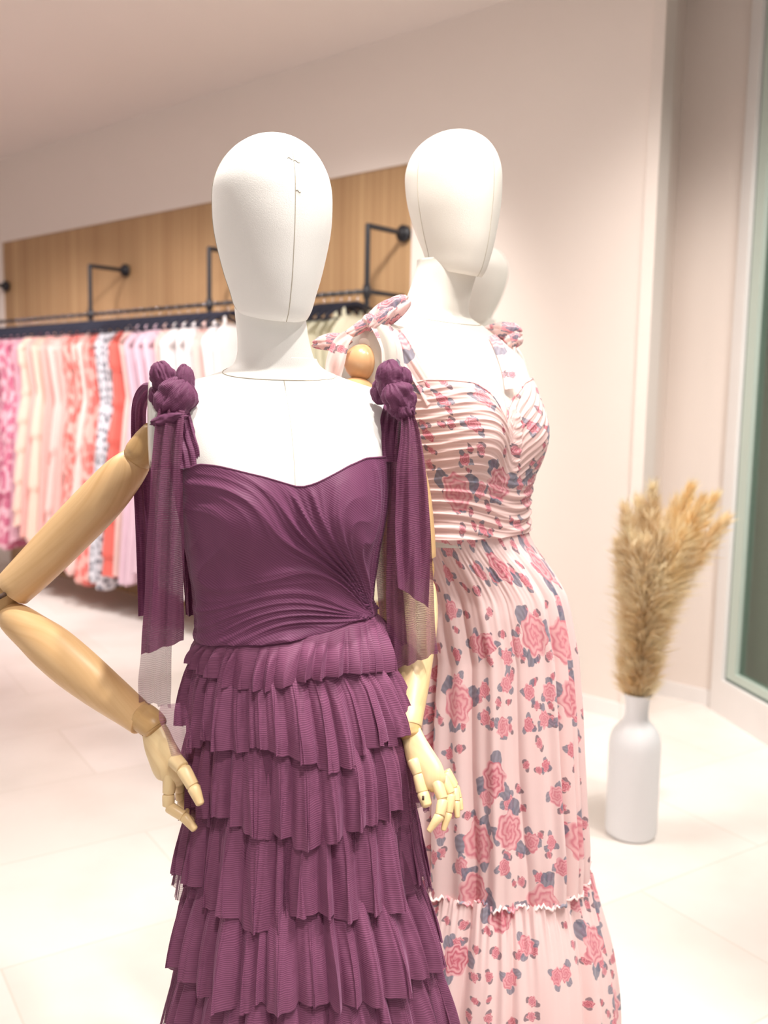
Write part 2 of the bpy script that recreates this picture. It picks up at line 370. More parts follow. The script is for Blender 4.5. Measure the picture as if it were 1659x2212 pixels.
# ------------------------------------------------------------------ the room
H_C = onwall(0, 345, D_W).z
def wall_strip(name, a, b, z0, z1, mat, thick=.1, nrm=None):
    a = Vector((a[0], a[1], 0)); b = Vector((b[0], b[1], 0)); t = (b - a).normalized(); nn = Vector((-t.y, t.x, 0))
    if nrm is not None and nn.dot(Vector(nrm)) < 0: nn = -nn
    mb = MB(); c = (a + b) / 2 + nn * thick / 2; c.z = (z0 + z1) / 2
    mb.box(c, ((b - a).length, thick, z1 - z0), (t, nn, Vector((0, 0, 1))))
    return mb.build(name, mat, smooth=False)
mb = MB(); mb.box((-1, 3, -.05), (14, 14, .1)); tag(mb.build('floor', M['floor'], smooth=False), kind='structure')
mb = MB(); mb.box((-1, 3, H_C + .05), (14, 14, .1)); tag(mb.build('ceiling', M['ceil'], smooth=False), kind='structure')
pa = onwall(1397, 870, D_W); pb = onwall(1438, 870, 4.30); far = NO * D_W + ET * 9
wl = onwall(6, 600, D_W); wr = onwall(887, 600, D_W); ztop = onwall(885, 352, D_W).z
bk_n = NO
# back wall in pieces so that the slatted panel is set into it
def bw(name, a, b, z0, z1): return tag(wall_strip(name, a, b, z0, z1, M['wall'], .1, bk_n), kind='structure')
bw('wall_back', pa, wr, 0, H_C)
bw('wall_back', wr, wl, ztop, H_C)
bw('wall_back', wl, far, 0, H_C)
ws = wall_strip('wall_back', wr + NO * .012, wl + NO * .012, 0, ztop, M['slats'], .08, bk_n); tag(ws, kind='structure')
tag(wall_strip('wall_return', pa, pb, 0, H_C, M['wall'], .05, (-1, 0, 0)), kind='structure')
rear_end = pb - ET * 1.5
tag(wall_strip('wall_rear', pb, rear_end, 0, H_C, M['wall'], .1, bk_n), kind='structure')
tag(wall_strip('baseboard_back', pa - NO * .001, wr - NO * .001, 0, .075, M['trimw'], .012, -bk_n), kind='structure')
tag(wall_strip('baseboard_rear', pb + ET * -.02, rear_end, 0, .075, M['trimw'], .012, -bk_n), kind='structure')
tag(wall_strip('wall_left', far, far - NO * 4.5, 0, H_C, M['wall'], .1, ET), kind='structure')
# shop window, standing at an angle
c0 = G(1533, 1532); c1 = G(1659, 1612); tdir = (c1 - c0).normalized(); ndir = Vector((-tdir.y, tdir.x, 0));
if ndir.x < 0: ndir = -ndir
c2 = c0 + tdir * 3.2
tag(wall_strip('wall_window', c0, c2, 0, .165, M['trimw'], .12, ndir), kind='structure')
tag(wall_strip('wall_window', c0, c0 + tdir * .085, .165, H_C, M['trimw'], .12, ndir), kind='structure')
def fr(a, b, z0, z1, mat, off, th):
    a_ = c0 + tdir * a + ndir * off; b_ = c0 + tdir * b + ndir * off
    return wall_strip('window_frame', a_, b_, z0, z1, mat, th, ndir)
win = thing('window_1', c0 + ndir * .04, None, None); tag(win, kind='structure')
def reparent(o, p):
    o.location -= wloc(p); o.parent = p; return o
for (a, b, z0, z1, mt, off, th) in [(.085, .10, .165, H_C, 'gasket', .02, .04), (.10, .17, .18, H_C, 'framegreen', .015, .05), (.085, 3.2, .165, .18, 'gasket', .02, .04), (.17, 3.2, .18, .215, 'framegreen', .015, .05)]:
    reparent(fr(a, b, z0, z1, M[mt], off, th), win)
g = wall_strip('window_pane', c0 + tdir * .17 + ndir * .035, c2 + ndir * .035, .215, H_C, M['glass'], .008, ndir); reparent(g, win)
# dark backdrop added outside the glass, hiding the bright world
tag(wall_strip('outside_backdrop', c0 + ndir * 1.2 - tdir * 3.5, c2 + ndir * 1.2, -.1, H_C, M['outside'], .1, ndir), kind='structure')
tag(wall_strip('outside_backdrop', pb + NO * .12 - ET * .1, c0 + ndir * 1.25 - tdir * 2.0, -.1, H_C, M['outside'], .1, bk_n), kind='structure')
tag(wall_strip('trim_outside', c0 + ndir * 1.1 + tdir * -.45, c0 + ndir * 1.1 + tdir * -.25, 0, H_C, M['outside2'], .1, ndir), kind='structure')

# ------------------------------------------------------------------ clothes rail on the back wall
D_R = 3.54
rail_z = onwall(195, 679, D_R).z
def rp(t, z, D=D_R): v = NO * D + ET * t; return Vector((v.x, v.y, z))
def t_at(px, py, D): return onwall(px, py, D).dot(ET)
rack = thing('clothes_rail', rp(t_at(195, 679, D_R), rail_z), 'black pipe clothes rail bracketed to the slatted oak wall', 'clothes rail')
t0, t1 = t_at(795, 627, D_R), t_at(-110, 703, D_R)
mb = MB(); mb.tube([rp(t0, rail_z), rp(t1, rail_z)], .011, 14); mb.build('rail', M['black'], rack)
TB = [t_at(-60, 590, D_R), t_at(194, 575, D_R), t_at(452, 540, D_R), t_at(795, 482, D_R)]
zt = onwall(194, 574, D_R).z
for i, tt in enumerate(TB):
    mb = MB(); mb.tube([rp(tt, rail_z - .07), rp(tt, zt)], .0135, 14, round_cap=1); mb.tube([rp(tt, zt), rp(tt, zt, D_W - .002)], .0135, 14, round_cap=1)
    mb.tube([rp(tt, rail_z - .03), rp(tt, rail_z + .03)], .020, 14)
    br = mb.build('bracket', M['black'], rack)
    mb = MB(); mb.tube([rp(tt, zt, D_W - .02), rp(tt, zt, D_W - .001)], .042, 20); mb.tube([rp(tt, zt, D_W - .04), rp(tt, zt, D_W - .015)], .022, 20); mb.build('flange', M['black'], br)
mb = MB(); mb.tube([rp(TB[3], rail_z), rp(TB[3], rail_z, D_W - .002)], .012, 14); mb.build('bracket', M['black'], rack)

def garment_mat(name, c, kind='plain', c2=None):
    k = NT(name); tc = k.n('ShaderNodeTexCoord'); nz = k.n('ShaderNodeTexNoise'); nz.inputs['Scale'].default_value = 16; nz.inputs['Detail'].default_value = 4
    k.l(tc.outputs['UV'], nz.inputs['Vector']); a = tuple(v * .86 for v in c[:3]) + (1,)
    col = k.mix(nz.outputs[0], a, c)
    if kind in ('dots', 'spots'):
        vo = k.n('ShaderNodeTexVoronoi'); vo.voronoi_dimensions = '2D'; vo.inputs['Scale'].default_value = 19 if kind == 'dots' else 13; k.l(tc.outputs['UV'], vo.inputs['Vector'])
        vo.inputs['Randomness'].default_value = .6 if kind == 'dots' else .9
        col = k.mix(k.math('LESS_THAN', vo.outputs['Distance'], .27 if kind == 'dots' else .42), col, c2)
    k.l(col, k.b.inputs['Base Color']); k.b.inputs['Roughness'].default_value = .7; k.b.inputs['Sheen Weight'].default_value = .3
    tl = k.n('ShaderNodeBsdfTranslucent'); k.l(col, tl.inputs[0]); mx = k.n('ShaderNodeMixShader'); mx.inputs[0].default_value = .2
    k.l(k.b.outputs[0], mx.inputs[1]); k.l(tl.outputs[0], mx.inputs[2]); k.l(mx.outputs[0], k.out.inputs['Surface'])
    return k.m
GM = {
 'mauve': garment_mat('mauve_cloth', srgb(236, 184, 200)), 'rose': garment_mat('rose_spots', srgb(244, 196, 208), 'spots', srgb(206, 110, 140)),
 'peach': garment_mat('peach_cloth', srgb(254, 216, 198)), 'salmon': garment_mat('salmon_cloth', srgb(250, 190, 182)),
 'blushp': garment_mat('blush_cloth', srgb(250, 214, 206)), 'coralprint': garment_mat('coral_print', srgb(246, 186, 176), 'spots', srgb(226, 116, 108)),
 'dots': garment_mat('dotted_cloth', srgb(240, 238, 244), 'dots', srgb(58, 60, 84)), 'coral': garment_mat('coral_cloth', srgb(240, 116, 104)),
 'lilac': garment_mat('lilac_pink_cloth', srgb(244, 212, 226)), 'white': garment_mat('white_cloth', srgb(252, 246, 246)), 'ivory': garment_mat('ivory_cloth', srgb(250, 245, 220)),
}
def hanger(t):
    base = rp(t, rail_z)
    o = thing('clothes_hanger', base, None, 'hanger', 'dark velvet hangers on the clothes rail')
    mb = MB(); pts = []
    for i in range(9):
        a = -PI * .15 + PI * 1.15 * i / 8; pts.append(base + NO * (-.018 * math.cos(a)) + Vector((0, 0, -.004 + .018 * math.sin(a))))
    pts.append(base + NO * .006 + Vector((0, 0, -.035))); pts.append(base + Vector((0, 0, -.06)))
    pts = pts if (pts[0] - base).z < .01 else pts
    mb.tube(pts, .002, 6); mb.build('hook', M['hook'], o)
    mb = MB(); prof = [(-.215, -.135), (-.15, -.095), (-.07, -.068), (0, -.055), (.07, -.068), (.15, -.095), (.215, -.135)]
    c = curve_pts(prof, 21); mb.tube([base + NO * x + Vector((0, 0, z)) for x, z in c], .012, 10, round_cap=1, ratio=.55, hint=tuple(ET))
    mb.tube([base + NO * x + Vector((0, 0, -.14)) for x in (-.2, .2)], .004, 6)
    mb.build('shoulder_bar', M['velvet'], o)
    return o
def garment(t, mat, length, style, seed, label, wid=.2, thick=.028):
    r = random.Random(seed); base = rp(t, rail_z - .07 - r.random() * .02); wid = wid * r.uniform(.85, 1.12); length -= r.random() * .06
    o = thing('hanging_dress', base, label, 'dress', 'dresses hanging on the clothes rail')
    nU, nV = 56, 60; z_s = -.045; ph = [r.uniform(0, 6.28) for _ in range(6)]; rows = []; uv = []
    for i in range(nV + 1):
        v = i / nV; z = z_s - v * length
        if v < .06: a = .10 + (wid * .9 - .10) * (v / .06) ** .8; zz = z
        elif v < .28: a = wid * (.9 - .22 * (v - .06) / .22)
        else: a = wid * (.68 + .52 * ((v - .28) / .72) ** .7)
        th = thick * (.35 + 1.0 * v) * (1 if style != 'ruffle' else 1.2)
        if style == 'ruffle': a += .02 * ((v * 6.5) % 1.0); th += .016 * ((v * 6.5) % 1.0)
        if style == 'tier' and v > .25: q = ((v - .25) / .75 * 3) % 1.0; a += .018 * q; th += .02 * q
        sway = .012 * math.sin(v * 5 + ph[0]); row = []
        for j in range(nU):
            an = 2 * PI * j / nU; amp = (.004 + .012 * v)
            rr = 1 + (amp / .06) * (math.sin(9 * an + ph[1] + 1.5 * math.sin(v * 3 + ph[2])) * .6 + .4 * math.sin(15 * an + ph[3]))
            if style == 'ruffle': rr += .10 * math.sin(21 * an + ph[4] + v * 9)
            row.append(list(base + NO * (a * math.cos(an) * (1 + .25 * (rr - 1))) + ET * (th * math.sin(an) * rr + sway) + Vector((0, 0, z + (.012 * math.sin(4 * an + ph[5]) * v)))))
            uv.append((an * .2 + t * 3, z))
        rows.append(row)
    mb = MB(); mb.grid(rows, True, uv); mb.f.append(tuple(range(nU))); mb.build('gown', mat, o)
    for sgn in (-1, 1):
        mb = MB(); q = [base + NO * (sgn * .09) + ET * .012 + Vector((0, 0, -.085)), base + NO * (sgn * .095) + Vector((0, 0, -.004)), base + NO * (sgn * .09) - ET * .012 + Vector((0, 0, -.085))]
        mb.tube(curve_pts([tuple(p) for p in q], 9), .006, 6); mb.build('shoulder_strap', mat, o)
    return o
# list: photo x of the garment, cloth, length, style, phrase
GL = [(-110, 'mauve', 1.35, 'plain'), (-86, 'rose', 1.35, 'plain'), (-62, 'rose', 1.35, 'tier'), (-40, 'mauve', 1.4, 'plain'), (-18, 'rose', 1.45, 'ruffle'), (0, 'mauve', 1.4, 'plain'), (12, 'rose', 1.5, 'ruffle'), (26, 'rose', 1.55, 'tier'), (40, 'mauve', 1.5, 'plain'),
      (56, 'peach', 1.35, 'ruffle'), (72, 'salmon', 1.45, 'plain'), (88, 'peach', 1.5, 'tier'), (106, 'salmon', 1.6, 'plain'), (124, 'blushp', 1.62, 'tier'),
      (142, 'salmon', 1.64, 'plain'), (160, 'coralprint', 1.6, 'ruffle'), (178, 'coralprint', 1.6, 'ruffle'), (196, 'blushp', 1.62, 'tier'), (212, 'coralprint', 1.66, 'tier'),
      (224, 'dots', 1.62, 'plain'), (238, 'dots', 1.62, 'tier'), (252, 'dots', 1.64, 'plain'), (272, 'coral', 1.6, 'ruffle'), (290, 'blushp', 1.6, 'plain'), (308, 'lilac', 1.6, 'plain'), (328, 'lilac', 1.6, 'plain'),
      (350, 'lilac', 1.55, 'plain'), (372, 'blushp', 1.6, 'plain'), (394, 'white', 1.6, 'plain'), (416, 'white', 1.6, 'tier'), (438, 'white', 1.6, 'plain'), (462, 'blushp', 1.6, 'plain'),
      (486, 'white', 1.6, 'plain'), (510, 'white', 1.6, 'plain'), (698, 'ivory', 1.5, 'plain'), (716, 'ivory', 1.5, 'plain'), (734, 'ivory', 1.5, 'plain'), (752, 'ivory', 1.5, 'plain'), (770, 'ivory', 1.5, 'plain')]
WORD = {'mauve': 'mauve', 'rose': 'pink rose-patterned', 'peach': 'peach', 'salmon': 'salmon pink', 'blushp': 'pale blush', 'coralprint': 'coral printed', 'dots': 'white black-dotted',
        'coral': 'coral red', 'lilac': 'lilac pink', 'white': 'white', 'ivory': 'ivory'}
STY = {'tier': 'tiered', 'plain': 'plain', 'ruffle': 'ruffled'}
ORD = ['first', 'second', 'third', 'fourth', 'fifth', 'sixth', 'seventh', 'eighth', 'ninth', 'tenth']
vis = [(g[0] + (38 * (1 - g[0] / 560) if g[0] < 560 else 0),) + g[1:] for g in GL]
cnt = {}; tot = {}
for g in vis: tot[g[1]] = tot.get(g[1], 0) + 1
hg = []
for i, (px, c, L, st) in enumerate(vis):
    cnt[c] = cnt.get(c, 0) + 1
    lab = f"{WORD[c]} dress hanging on the wall rail" if tot[c] == 1 else f"{STY[st]} {WORD[c]} dress, {ORD[cnt[c]-1]} from left of its colour on the rail"
    t = t_at(px, 690, D_R); h = hanger(t)
    h['label'] = f"dark hanger holding the {WORD[c]} dress on the rail" if tot[c] == 1 else f"dark hanger holding the {ORD[cnt[c]-1]} {WORD[c]} dress from the left on the rail"
    garment(t, GM[c], min(L, rail_z - .07 - .045 - .06), st, i * 13 + 5, lab)

# ------------------------------------------------------------------ mannequins
class Body:
    # local frame: x to the mannequin's left, y forward, z relative to front neck seam
    T = [(-.62, .060, .040, .040, .078), (-.50, .070, .050, .050, .078), (-.40, .095, .066, .066, .080), (-.335, .116, .082, .080, .080), (-.27, .122, .086, .082, .075), (-.17, .139, .098, .088, .060), (-.10, .152, .100, .088, .045),
         (-.06, .168, .094, .084, .032), (-.035, .178, .082, .078, .024), (-.018, .174, .070, .070, .018), (-.005, .155, .062, .062, .012), (.006, .120, .056, .058, .007), (.015, .092, .052, .055, .003), (.024, .070, .050, .053, .0), (.035, .058, .049, .052, .0), (.06, .0515, .048, .050, .0), (.105, .0495, .048, .050, .0)]
    def __init__(s, px, py, Y, yaw, sc=1.0, lean=0.0):
        p = P(px, py, Y); s.o = Vector((p.x, p.y, p.z)); s.z0 = p.z; s.yaw = math.radians(yaw); s.sc = sc
        s.ex = Vector((math.cos(s.yaw), math.sin(s.yaw), 0)); s.ef = Vector((math.sin(s.yaw), -math.cos(s.yaw), 0))
        s.zs = [t[0] for t in s.T]
        zz = np.linspace(s.zs[0], s.zs[-1], 600); s.zz = zz
        s.tab = [np.array([smooth_interp(z, s.zs, [t[c] for t in s.T]) for z in zz]) for c in (1, 2, 3, 4)]
    def W(s, x, y, z): return s.o + s.ex * (x * s.sc) + s.ef * (y * s.sc) + Vector((0, 0, z * s.sc))
    def loc(s, th, z, off=0.0, bust=1.0):
        a, f, b, cy = (np.interp(z, s.zz, t) for t in s.tab)
        n = 2.25; e = 2 / n; sn, cs = np.sin(th), np.cos(th)
        x = a * np.sign(sn) * np.abs(sn) ** e; y = np.where(cs > 0, f, b) * np.sign(cs) * np.abs(cs) ** e
        zb = -.165; dz = (z - zb); sz = np.where(dz > 0, .062, .045)
        bump = .036 * bust * np.exp(-((np.abs(x) - .068) ** 2) / (2 * .042 ** 2) - dz ** 2 / (2 * sz ** 2)) * np.clip(cs * 2.2, 0, 1)
        y = y + bump; L = np.sqrt((x / np.maximum(a, .01)) ** 2 + (y / np.maximum(f, .01)) ** 2) + 1e-6
        nx, ny = x / a / L, y / f / L
        return x + nx * off, y + cy + ny * off
    def grid(s, th, z, off=0.0):
        x, y = s.loc(th, z, off); X = s.o.x + s.sc * (x * s.ex.x + y * s.ef.x); Y = s.o.y + s.sc * (x * s.ex.y + y * s.ef.y)
        return np.stack([X, Y, s.o.z + s.sc * z + 0 * x], -1)

def head(B, root, cx, cy_, cz, yaw, mat, s=1.0, seams=True, extra=False, hw=1.0):
    # egg head; cx,cy local place of the neck top centre, cz local z of the lower rim
    T = [(0, .047, .062, .040), (.012, .052, .071, .046), (.035, .057, .079, .053), (.06, .0635, .085, .063), (.09, .070, .089, .075), (.13, .0775, .093, .090), (.165, .0795, .094, .099), (.195, .0775, .092, .101), (.222, .068, .083, .092), (.243, .053, .067, .075), (.257, .035, .045, .051), (.264, .018, .023, .027), (.2665, .001, .001, .001)]
    y = math.radians(yaw); ex = Vector((math.cos(y), math.sin(y), 0)) * hw; ef = Vector((math.sin(y), -math.cos(y), 0)); c = B.W(cx, cy_, cz)
    us = [t[0] for t in T]
    def pt(th, u, off=0):
        a, f, b = (smooth_interp(u, us, [t[q] for t in T]) for q in (1, 2, 3))
        sn, cs = math.sin(th), math.cos(th); r = f if cs > 0 else b
        lift = .030 * max(0, 1 - u / .10) ** 1.3 * (1 - cs) / 2
        return c + (ex * ((a + off) * sn) + ef * ((r + off) * cs + .010) + Vector((0, 0, u + lift))) * s
    un = [.2665 * (1 - math.cos(PI * i / 60 * .5 + 0) ) if 0 else .2665 * math.sin(PI / 2 * i / 60) ** 1.0 for i in range(61)]
    rows = [[list(pt(2 * PI * j / 64, u)) for j in range(64)] for u in un]
    mb = MB(); mb.grid(rows, True, [(2 * PI * j / 64 * .08, u) for u in un for j in range(64)]); mb.f.append(tuple(range(64))[::-1])
    h = mb.build('head', mat, root)
    if seams:
        for th in (0.02, 1.75, -1.75):
            mb = MB(); mb.tube([pt(th, .2655 * i / 50, .0001) for i in range(51)], .00055, 6); mb.build('seam', M['seam'], h)
        if extra:
            for (u, a0, a1) in ((.2150, -.09, .0), (.2120, .01, .13), (.1720, .03, .11)):
                mb = MB(); mb.tube([pt(a0 + (a1 - a0) * i / 6, u + .0015 * math.sin(i), .0002) for i in range(7)], .0006, 6); mb.build('stitch', M['seam'], h)
    return h

def make_mannequin(B, label, head_yaw, mat, hs, hx, hy, hz, zlow=-.365, extra=False, seams=True, neckseam=True, group=None, hw=1.0):
    root = thing('mannequin', (B.o.x, B.o.y, 0), label, 'mannequin', group)
    zs = np.concatenate([np.linspace(zlow, -.08, 70), np.linspace(-.08, .0, 60)[1:], np.linspace(0, .04, 40)[1:]])
    th = np.linspace(0, 2 * PI, 121)[:-1]; TH, Z = np.meshgrid(th, zs)
    A = B.grid(TH, Z); mb = MB(); mb.grid(A, True); n = 120
    mb.f.append(tuple(range(n))[::-1]); mb.f.append(tuple((len(zs) - 1) * n + j for j in range(n)))
    torso = mb.build('torso', mat, root)
    zs = np.linspace(.012, hz + .03, 30); TH, Z = np.meshgrid(th, zs); A = B.grid(TH, Z, -.0005)
    fwd = np.clip((Z - .02) / (hz), 0, 1)[..., None] * np.array(B.ef)[None, None] * hy * B.sc
    side = np.clip((Z - .02) / (hz), 0, 1)[..., None] * np.array(B.ex)[None, None] * hx * B.sc
    mb = MB(); mb.grid(A + fwd + side, True); mb.f.append(tuple(len(zs) * n - n + j for j in range(n))); neck = mb.build('neck', mat, root)
    head(B, root, hx, hy, hz, head_yaw, mat, hs, seams, extra, hw)
    if neckseam:
        mb = MB(); pts = []
        for i in range(61):
            t = -PI + 2 * PI * i / 60; z = .030 - .022 * (math.cos(t) * .5 + .5) ** 1.5; x, y = B.loc(t, z, .0004); pts.append(B.W(float(x), float(y), z))
        mb.tube(pts, .0007, 6); mb.build('seam', M['seam'], torso)
        mb = MB(); pts = []
        for i in range(40):
            z = .008 - .20 * i / 39; x, y = B.loc(0.0, z, .0001); pts.append(B.W(float(x), float(y), z))
        mb.tube(pts, .0005, 6); mb.build('seam', M['seam'], torso)
    # stand
    c = B.W(0, .06, 0); mb = MB(); mb.tube([Vector((c.x, c.y, .01)), Vector((c.x, c.y, B.z0 + zlow * B.sc + .05))], .014, 16); mb.build('stand_pole', M['chrome'], root)
    mb = MB(); mb.lathe([(.001, 0), (.15, 0), (.155, .004), (.15, .012), (.02, .016), (.001, .016)], (c.x, c.y, 0)); mb.build('stand_base', M['chrome'], root)
    return root, torso

def limb(name, pts, mat, root, seg=28, ratio=1.0, cap=.35, hint=None, n=24):
    c = curve_pts([(p[0].x, p[0].y, p[0].z, p[1]) for p in pts], n); mb = MB()
    mb.tube([q[:3] for q in c], [q[3] for q in c], seg, round_cap=cap, ratio=ratio, hint=hint)
    return mb.build(name, mat, root)
def finger(name, pts, radii, mat, parent, slot=True):
    mb = MB()
    for i in range(len(pts) - 1):
        a, b = Vector(pts[i]), Vector(pts[i + 1]); t = (b - a); L = t.length; t.normalize(); r0, r1 = radii[i], radii[i + 1]
        last = i == len(pts) - 2; g0 = .0006
        q = [(a + t * g0, r0 * .93), (a + t * (g0 + L * .06), r0), (a + t * L * .5, (r0 + r1) / 2 * 1.02), (b - t * L * (.08 if not last else .0), r1), ]
        mb.tube([x[0] for x in q], [x[1] for x in q], 18, round_cap=.55 if last else .25)
        if not last:
            mb.tube([b - t * r1 * .6, b + (Vector(pts[i + 2]) - b).normalized() * r1 * .6], r1 * .78, 14, round_cap=.6)
    return mb.build(name, mat, parent)

# ---------------- first mannequin
B1 = Body(599, 835, 1.375, 15)
man1, torso1 = make_mannequin(B1, 'white canvas mannequin with wooden arms in the plum tiered dress', 25, M['white'], .965, -.012, .004, .086, extra=True, hw=1.07)

def px_limb(lst): return [(P(x, y, Y), r * Y / F_PX) for x, y, Y, r in lst]
# right arm (on the left of the photo)
limb('shoulder_joint', px_limb([(336, 935, 1.385, 30), (322, 955, 1.385, 34), (306, 978, 1.385, 36), (297, 990, 1.385, 33)]), M['woodd'], man1, cap=.5)
ua = limb('upper_arm', px_limb([(300, 985, 1.385, 26), (290, 1000, 1.388, 36), (262, 1030, 1.39, 45), (215, 1083, 1.395, 50.5), (150, 1150, 1.40, 50), (80, 1222, 1.40, 47), (28, 1273, 1.40, 43)]), M['wood'], man1, cap=.12)
limb('elbow_joint', px_limb([(16, 1276, 1.40, 30), (6, 1300, 1.40, 33), (4, 1318, 1.40, 31)]), M['woodd'], man1, cap=.8)
mb = MB(); q = P(-2, 1290, 1.352); mb.tube([q, q + Vector((0, .02, 0))], .0035, 12); mb.build('elbow_screw', M['dark'], man1)
limb('forearm', px_limb([(14, 1322, 1.395, 26), (32, 1336, 1.39, 36), (70, 1366, 1.38, 43), (110, 1398, 1.365, 50), (160, 1440, 1.345, 51), (220, 1488, 1.32, 46), (275, 1530, 1.29, 39), (308, 1556, 1.275, 35)]), M['wood'], man1, cap=.1)
limb('wrist_joint', px_limb([(306, 1548, 1.275, 33), (318, 1556, 1.27, 33), (330, 1566, 1.262, 32), (336, 1574, 1.26, 29)]), M['woodd'], man1, cap=.3)
h1 = limb('hand', px_limb([(328, 1568, 1.262, 28), (336, 1585, 1.26, 33), (346, 1615, 1.252, 38), (362, 1650, 1.24, 42), (374, 1672, 1.235, 36), (379, 1690, 1.235, 22)]), M['wood2'], man1, ratio=.62, cap=.5)
mm = px_limb
def fing(lst, mat, parent):
    q = mm(lst); return finger('finger', [a for a, _ in q], [r for _, r in q], mat, parent)
fing([(369, 1668, 1.232, 17), (364, 1716, 1.228, 14), (364, 1742, 1.225, 13.5), (398, 1764, 1.218, 12.5), (420, 1790, 1.212, 9)], M['wood2'], h1)
fing([(382, 1675, 1.245, 14), (390, 1710, 1.25, 12), (391, 1728, 1.25, 12), (408, 1750, 1.245, 11), (424, 1772, 1.24, 8)], M['wood2'], h1)
fing([(388, 1672, 1.262, 13), (400, 1700, 1.268, 11), (410, 1722, 1.268, 10.5), (428, 1745, 1.26, 8)], M['wood2'], h1)
fing([(392, 1668, 1.278, 11), (408, 1692, 1.282, 10), (420, 1712, 1.28, 9), (434, 1730, 1.275, 7)], M['wood2'], h1)
th_ = mm([(376, 1640, 1.222, 18), (395, 1660, 1.21, 16.5), (418, 1700, 1.198, 15), (432, 1735, 1.19, 10)])
tf = finger('thumb', [a for a, _ in th_], [r for _, r in th_], M['wood2'], h1)
# left arm (on the right of the photo)
limb('shoulder_joint', px_limb([(842, 915, 1.41, 30), (856, 940, 1.42, 34), (862, 962, 1.42, 34)]), M['woodd'], man1, cap=.5)
limb('upper_arm', px_limb([(860, 960, 1.42, 30), (868, 990, 1.42, 42), (882, 1060, 1.43, 47), (894, 1140, 1.43, 45), (902, 1205, 1.43, 41)]), M['wood'], man1, cap=.12)
limb('elbow_joint', px_limb([(903, 1212, 1.43, 33), (905, 1232, 1.425, 34), (905, 1250, 1.42, 31)]), M['woodd'], man1, cap=.6)
limb('forearm', px_limb([(905, 1252, 1.42, 30), (905, 1275, 1.415, 38), (904, 1330, 1.39, 43), (898, 1400, 1.35, 42), (892, 1480, 1.31, 36), (886, 1545, 1.275, 30), (884, 1568, 1.265, 28)]), M['wood2'], man1, cap=.1)
limb('wrist_joint', px_limb([(883, 1562, 1.266, 25), (885, 1576, 1.262, 26), (889, 1588, 1.258, 25)]), M['woodd'], man1, cap=.4)
h2 = limb('hand', px_limb([(888, 1582, 1.258, 24), (896, 1606, 1.25, 28), (910, 1640, 1.24, 35), (926, 1668, 1.23, 37), (937, 1688, 1.222, 32), (943, 1700, 1.22, 20)]), M['wood2'], man1, ratio=.55, cap=.5)
fing([(943, 1688, 1.218, 13.5), (957, 1728, 1.205, 12.5), (950, 1762, 1.195, 12), (927, 1794, 1.19, 6.5)], M['wood2'], h2)
fing([(956, 1680, 1.228, 13), (974, 1716, 1.218, 11.5), (968, 1757, 1.208, 10.5), (958, 1792, 1.20, 6)], M['wood2'], h2)
fing([(962, 1670, 1.240, 12), (982, 1704, 1.232, 10.5), (985, 1732, 1.222, 9.5), (988, 1764, 1.215, 6)], M['wood2'], h2)
fing([(964, 1664, 1.252, 10), (984, 1698, 1.246, 8.5), (992, 1725, 1.24, 7.5), (996, 1748, 1.235, 5.5)], M['wood2'], h2)
th_ = mm([(893, 1640, 1.236, 15), (905, 1672, 1.228, 14.5), (913, 1712, 1.218, 14), (922, 1738, 1.21, 12)])
tf = finger('thumb', [a for a, _ in th_], [r for _, r in th_], M['wood2'], h2)
mb = MB(); q = P(914, 1724, 1.198); mb.box(q, (.003, .003, .005)); mb.build('slot', M['dark'], tf)
# shoulder end caps
def ringcap(B, sgn, mat, root, z=-.055, r=.052, x0=.150, out=.012, name='shoulder_cap', hgt=1.15):
    rows = []
    for (rr, xx) in [(1.0, x0 - .03), (1.06, x0), (1.04, x0 + out * .7), (.94, x0 + out), (.5, x0 + out * 1.1), (.02, x0 + out * 1.1)]:
        rows.append([list(B.W(sgn * xx, .022 + r * rr * math.cos(2 * PI * j / 36), z + r * hgt * rr * math.sin(2 * PI * j / 36))) for j in range(36)])
    mb = MB(); mb.grid(rows, True); return mb.build(name, mat, root)
ringcap(B1, -1, M['gloss_white'], man1, x0=.168); ringcap(B1, 1, M['gloss_white'], man1, x0=.168)

# ------------------------------------------------------------------ plum dress
dress = thing('tiered_gown', (B1.o.x, B1.o.y, 0), 'plum tulle gown with ruffled tiers on the nearest mannequin', 'dress')
def lx1(px, Y=1.24): return None
def hit(B, px, py, off=.003):
    # depth at which the sight line meets the torso
    Yb = B.o.y
    for i in range(400):
        Y = B.o.y - .30 + i * .0012; q = P(px, py, Y) - B.o; x, y, z = q.dot(B.ex) / B.sc, q.dot(B.ef) / B.sc, q.z / B.sc
        if not (B.zs[0] < z < B.zs[-1]): continue
        a = float(np.interp(z, B.zz, B.tab[0]))
        if abs(x) >= a: continue
        th = math.asin((abs(x) / a) ** 1.125) * (1 if x > 0 else -1); X, Yl = B.loc(np.array([th]), np.array([z]))
        if y <= float(Yl[0]) + off / B.sc: return Y
    return None
def onbody(B, pts, off=.004):
    out = []; last = None
    for x, y, Y, hw in pts:
        h = hit(B, x, y, off); out.append((x, y, h if h is not None else (last if last is not None else Y), hw)); last = out[-1][2]
    return out
def to_local(B, p):
    q = Vector(p) - B.o; return q.dot(B.ex) / B.sc, q.dot(B.ef) / B.sc, q.z / B.sc
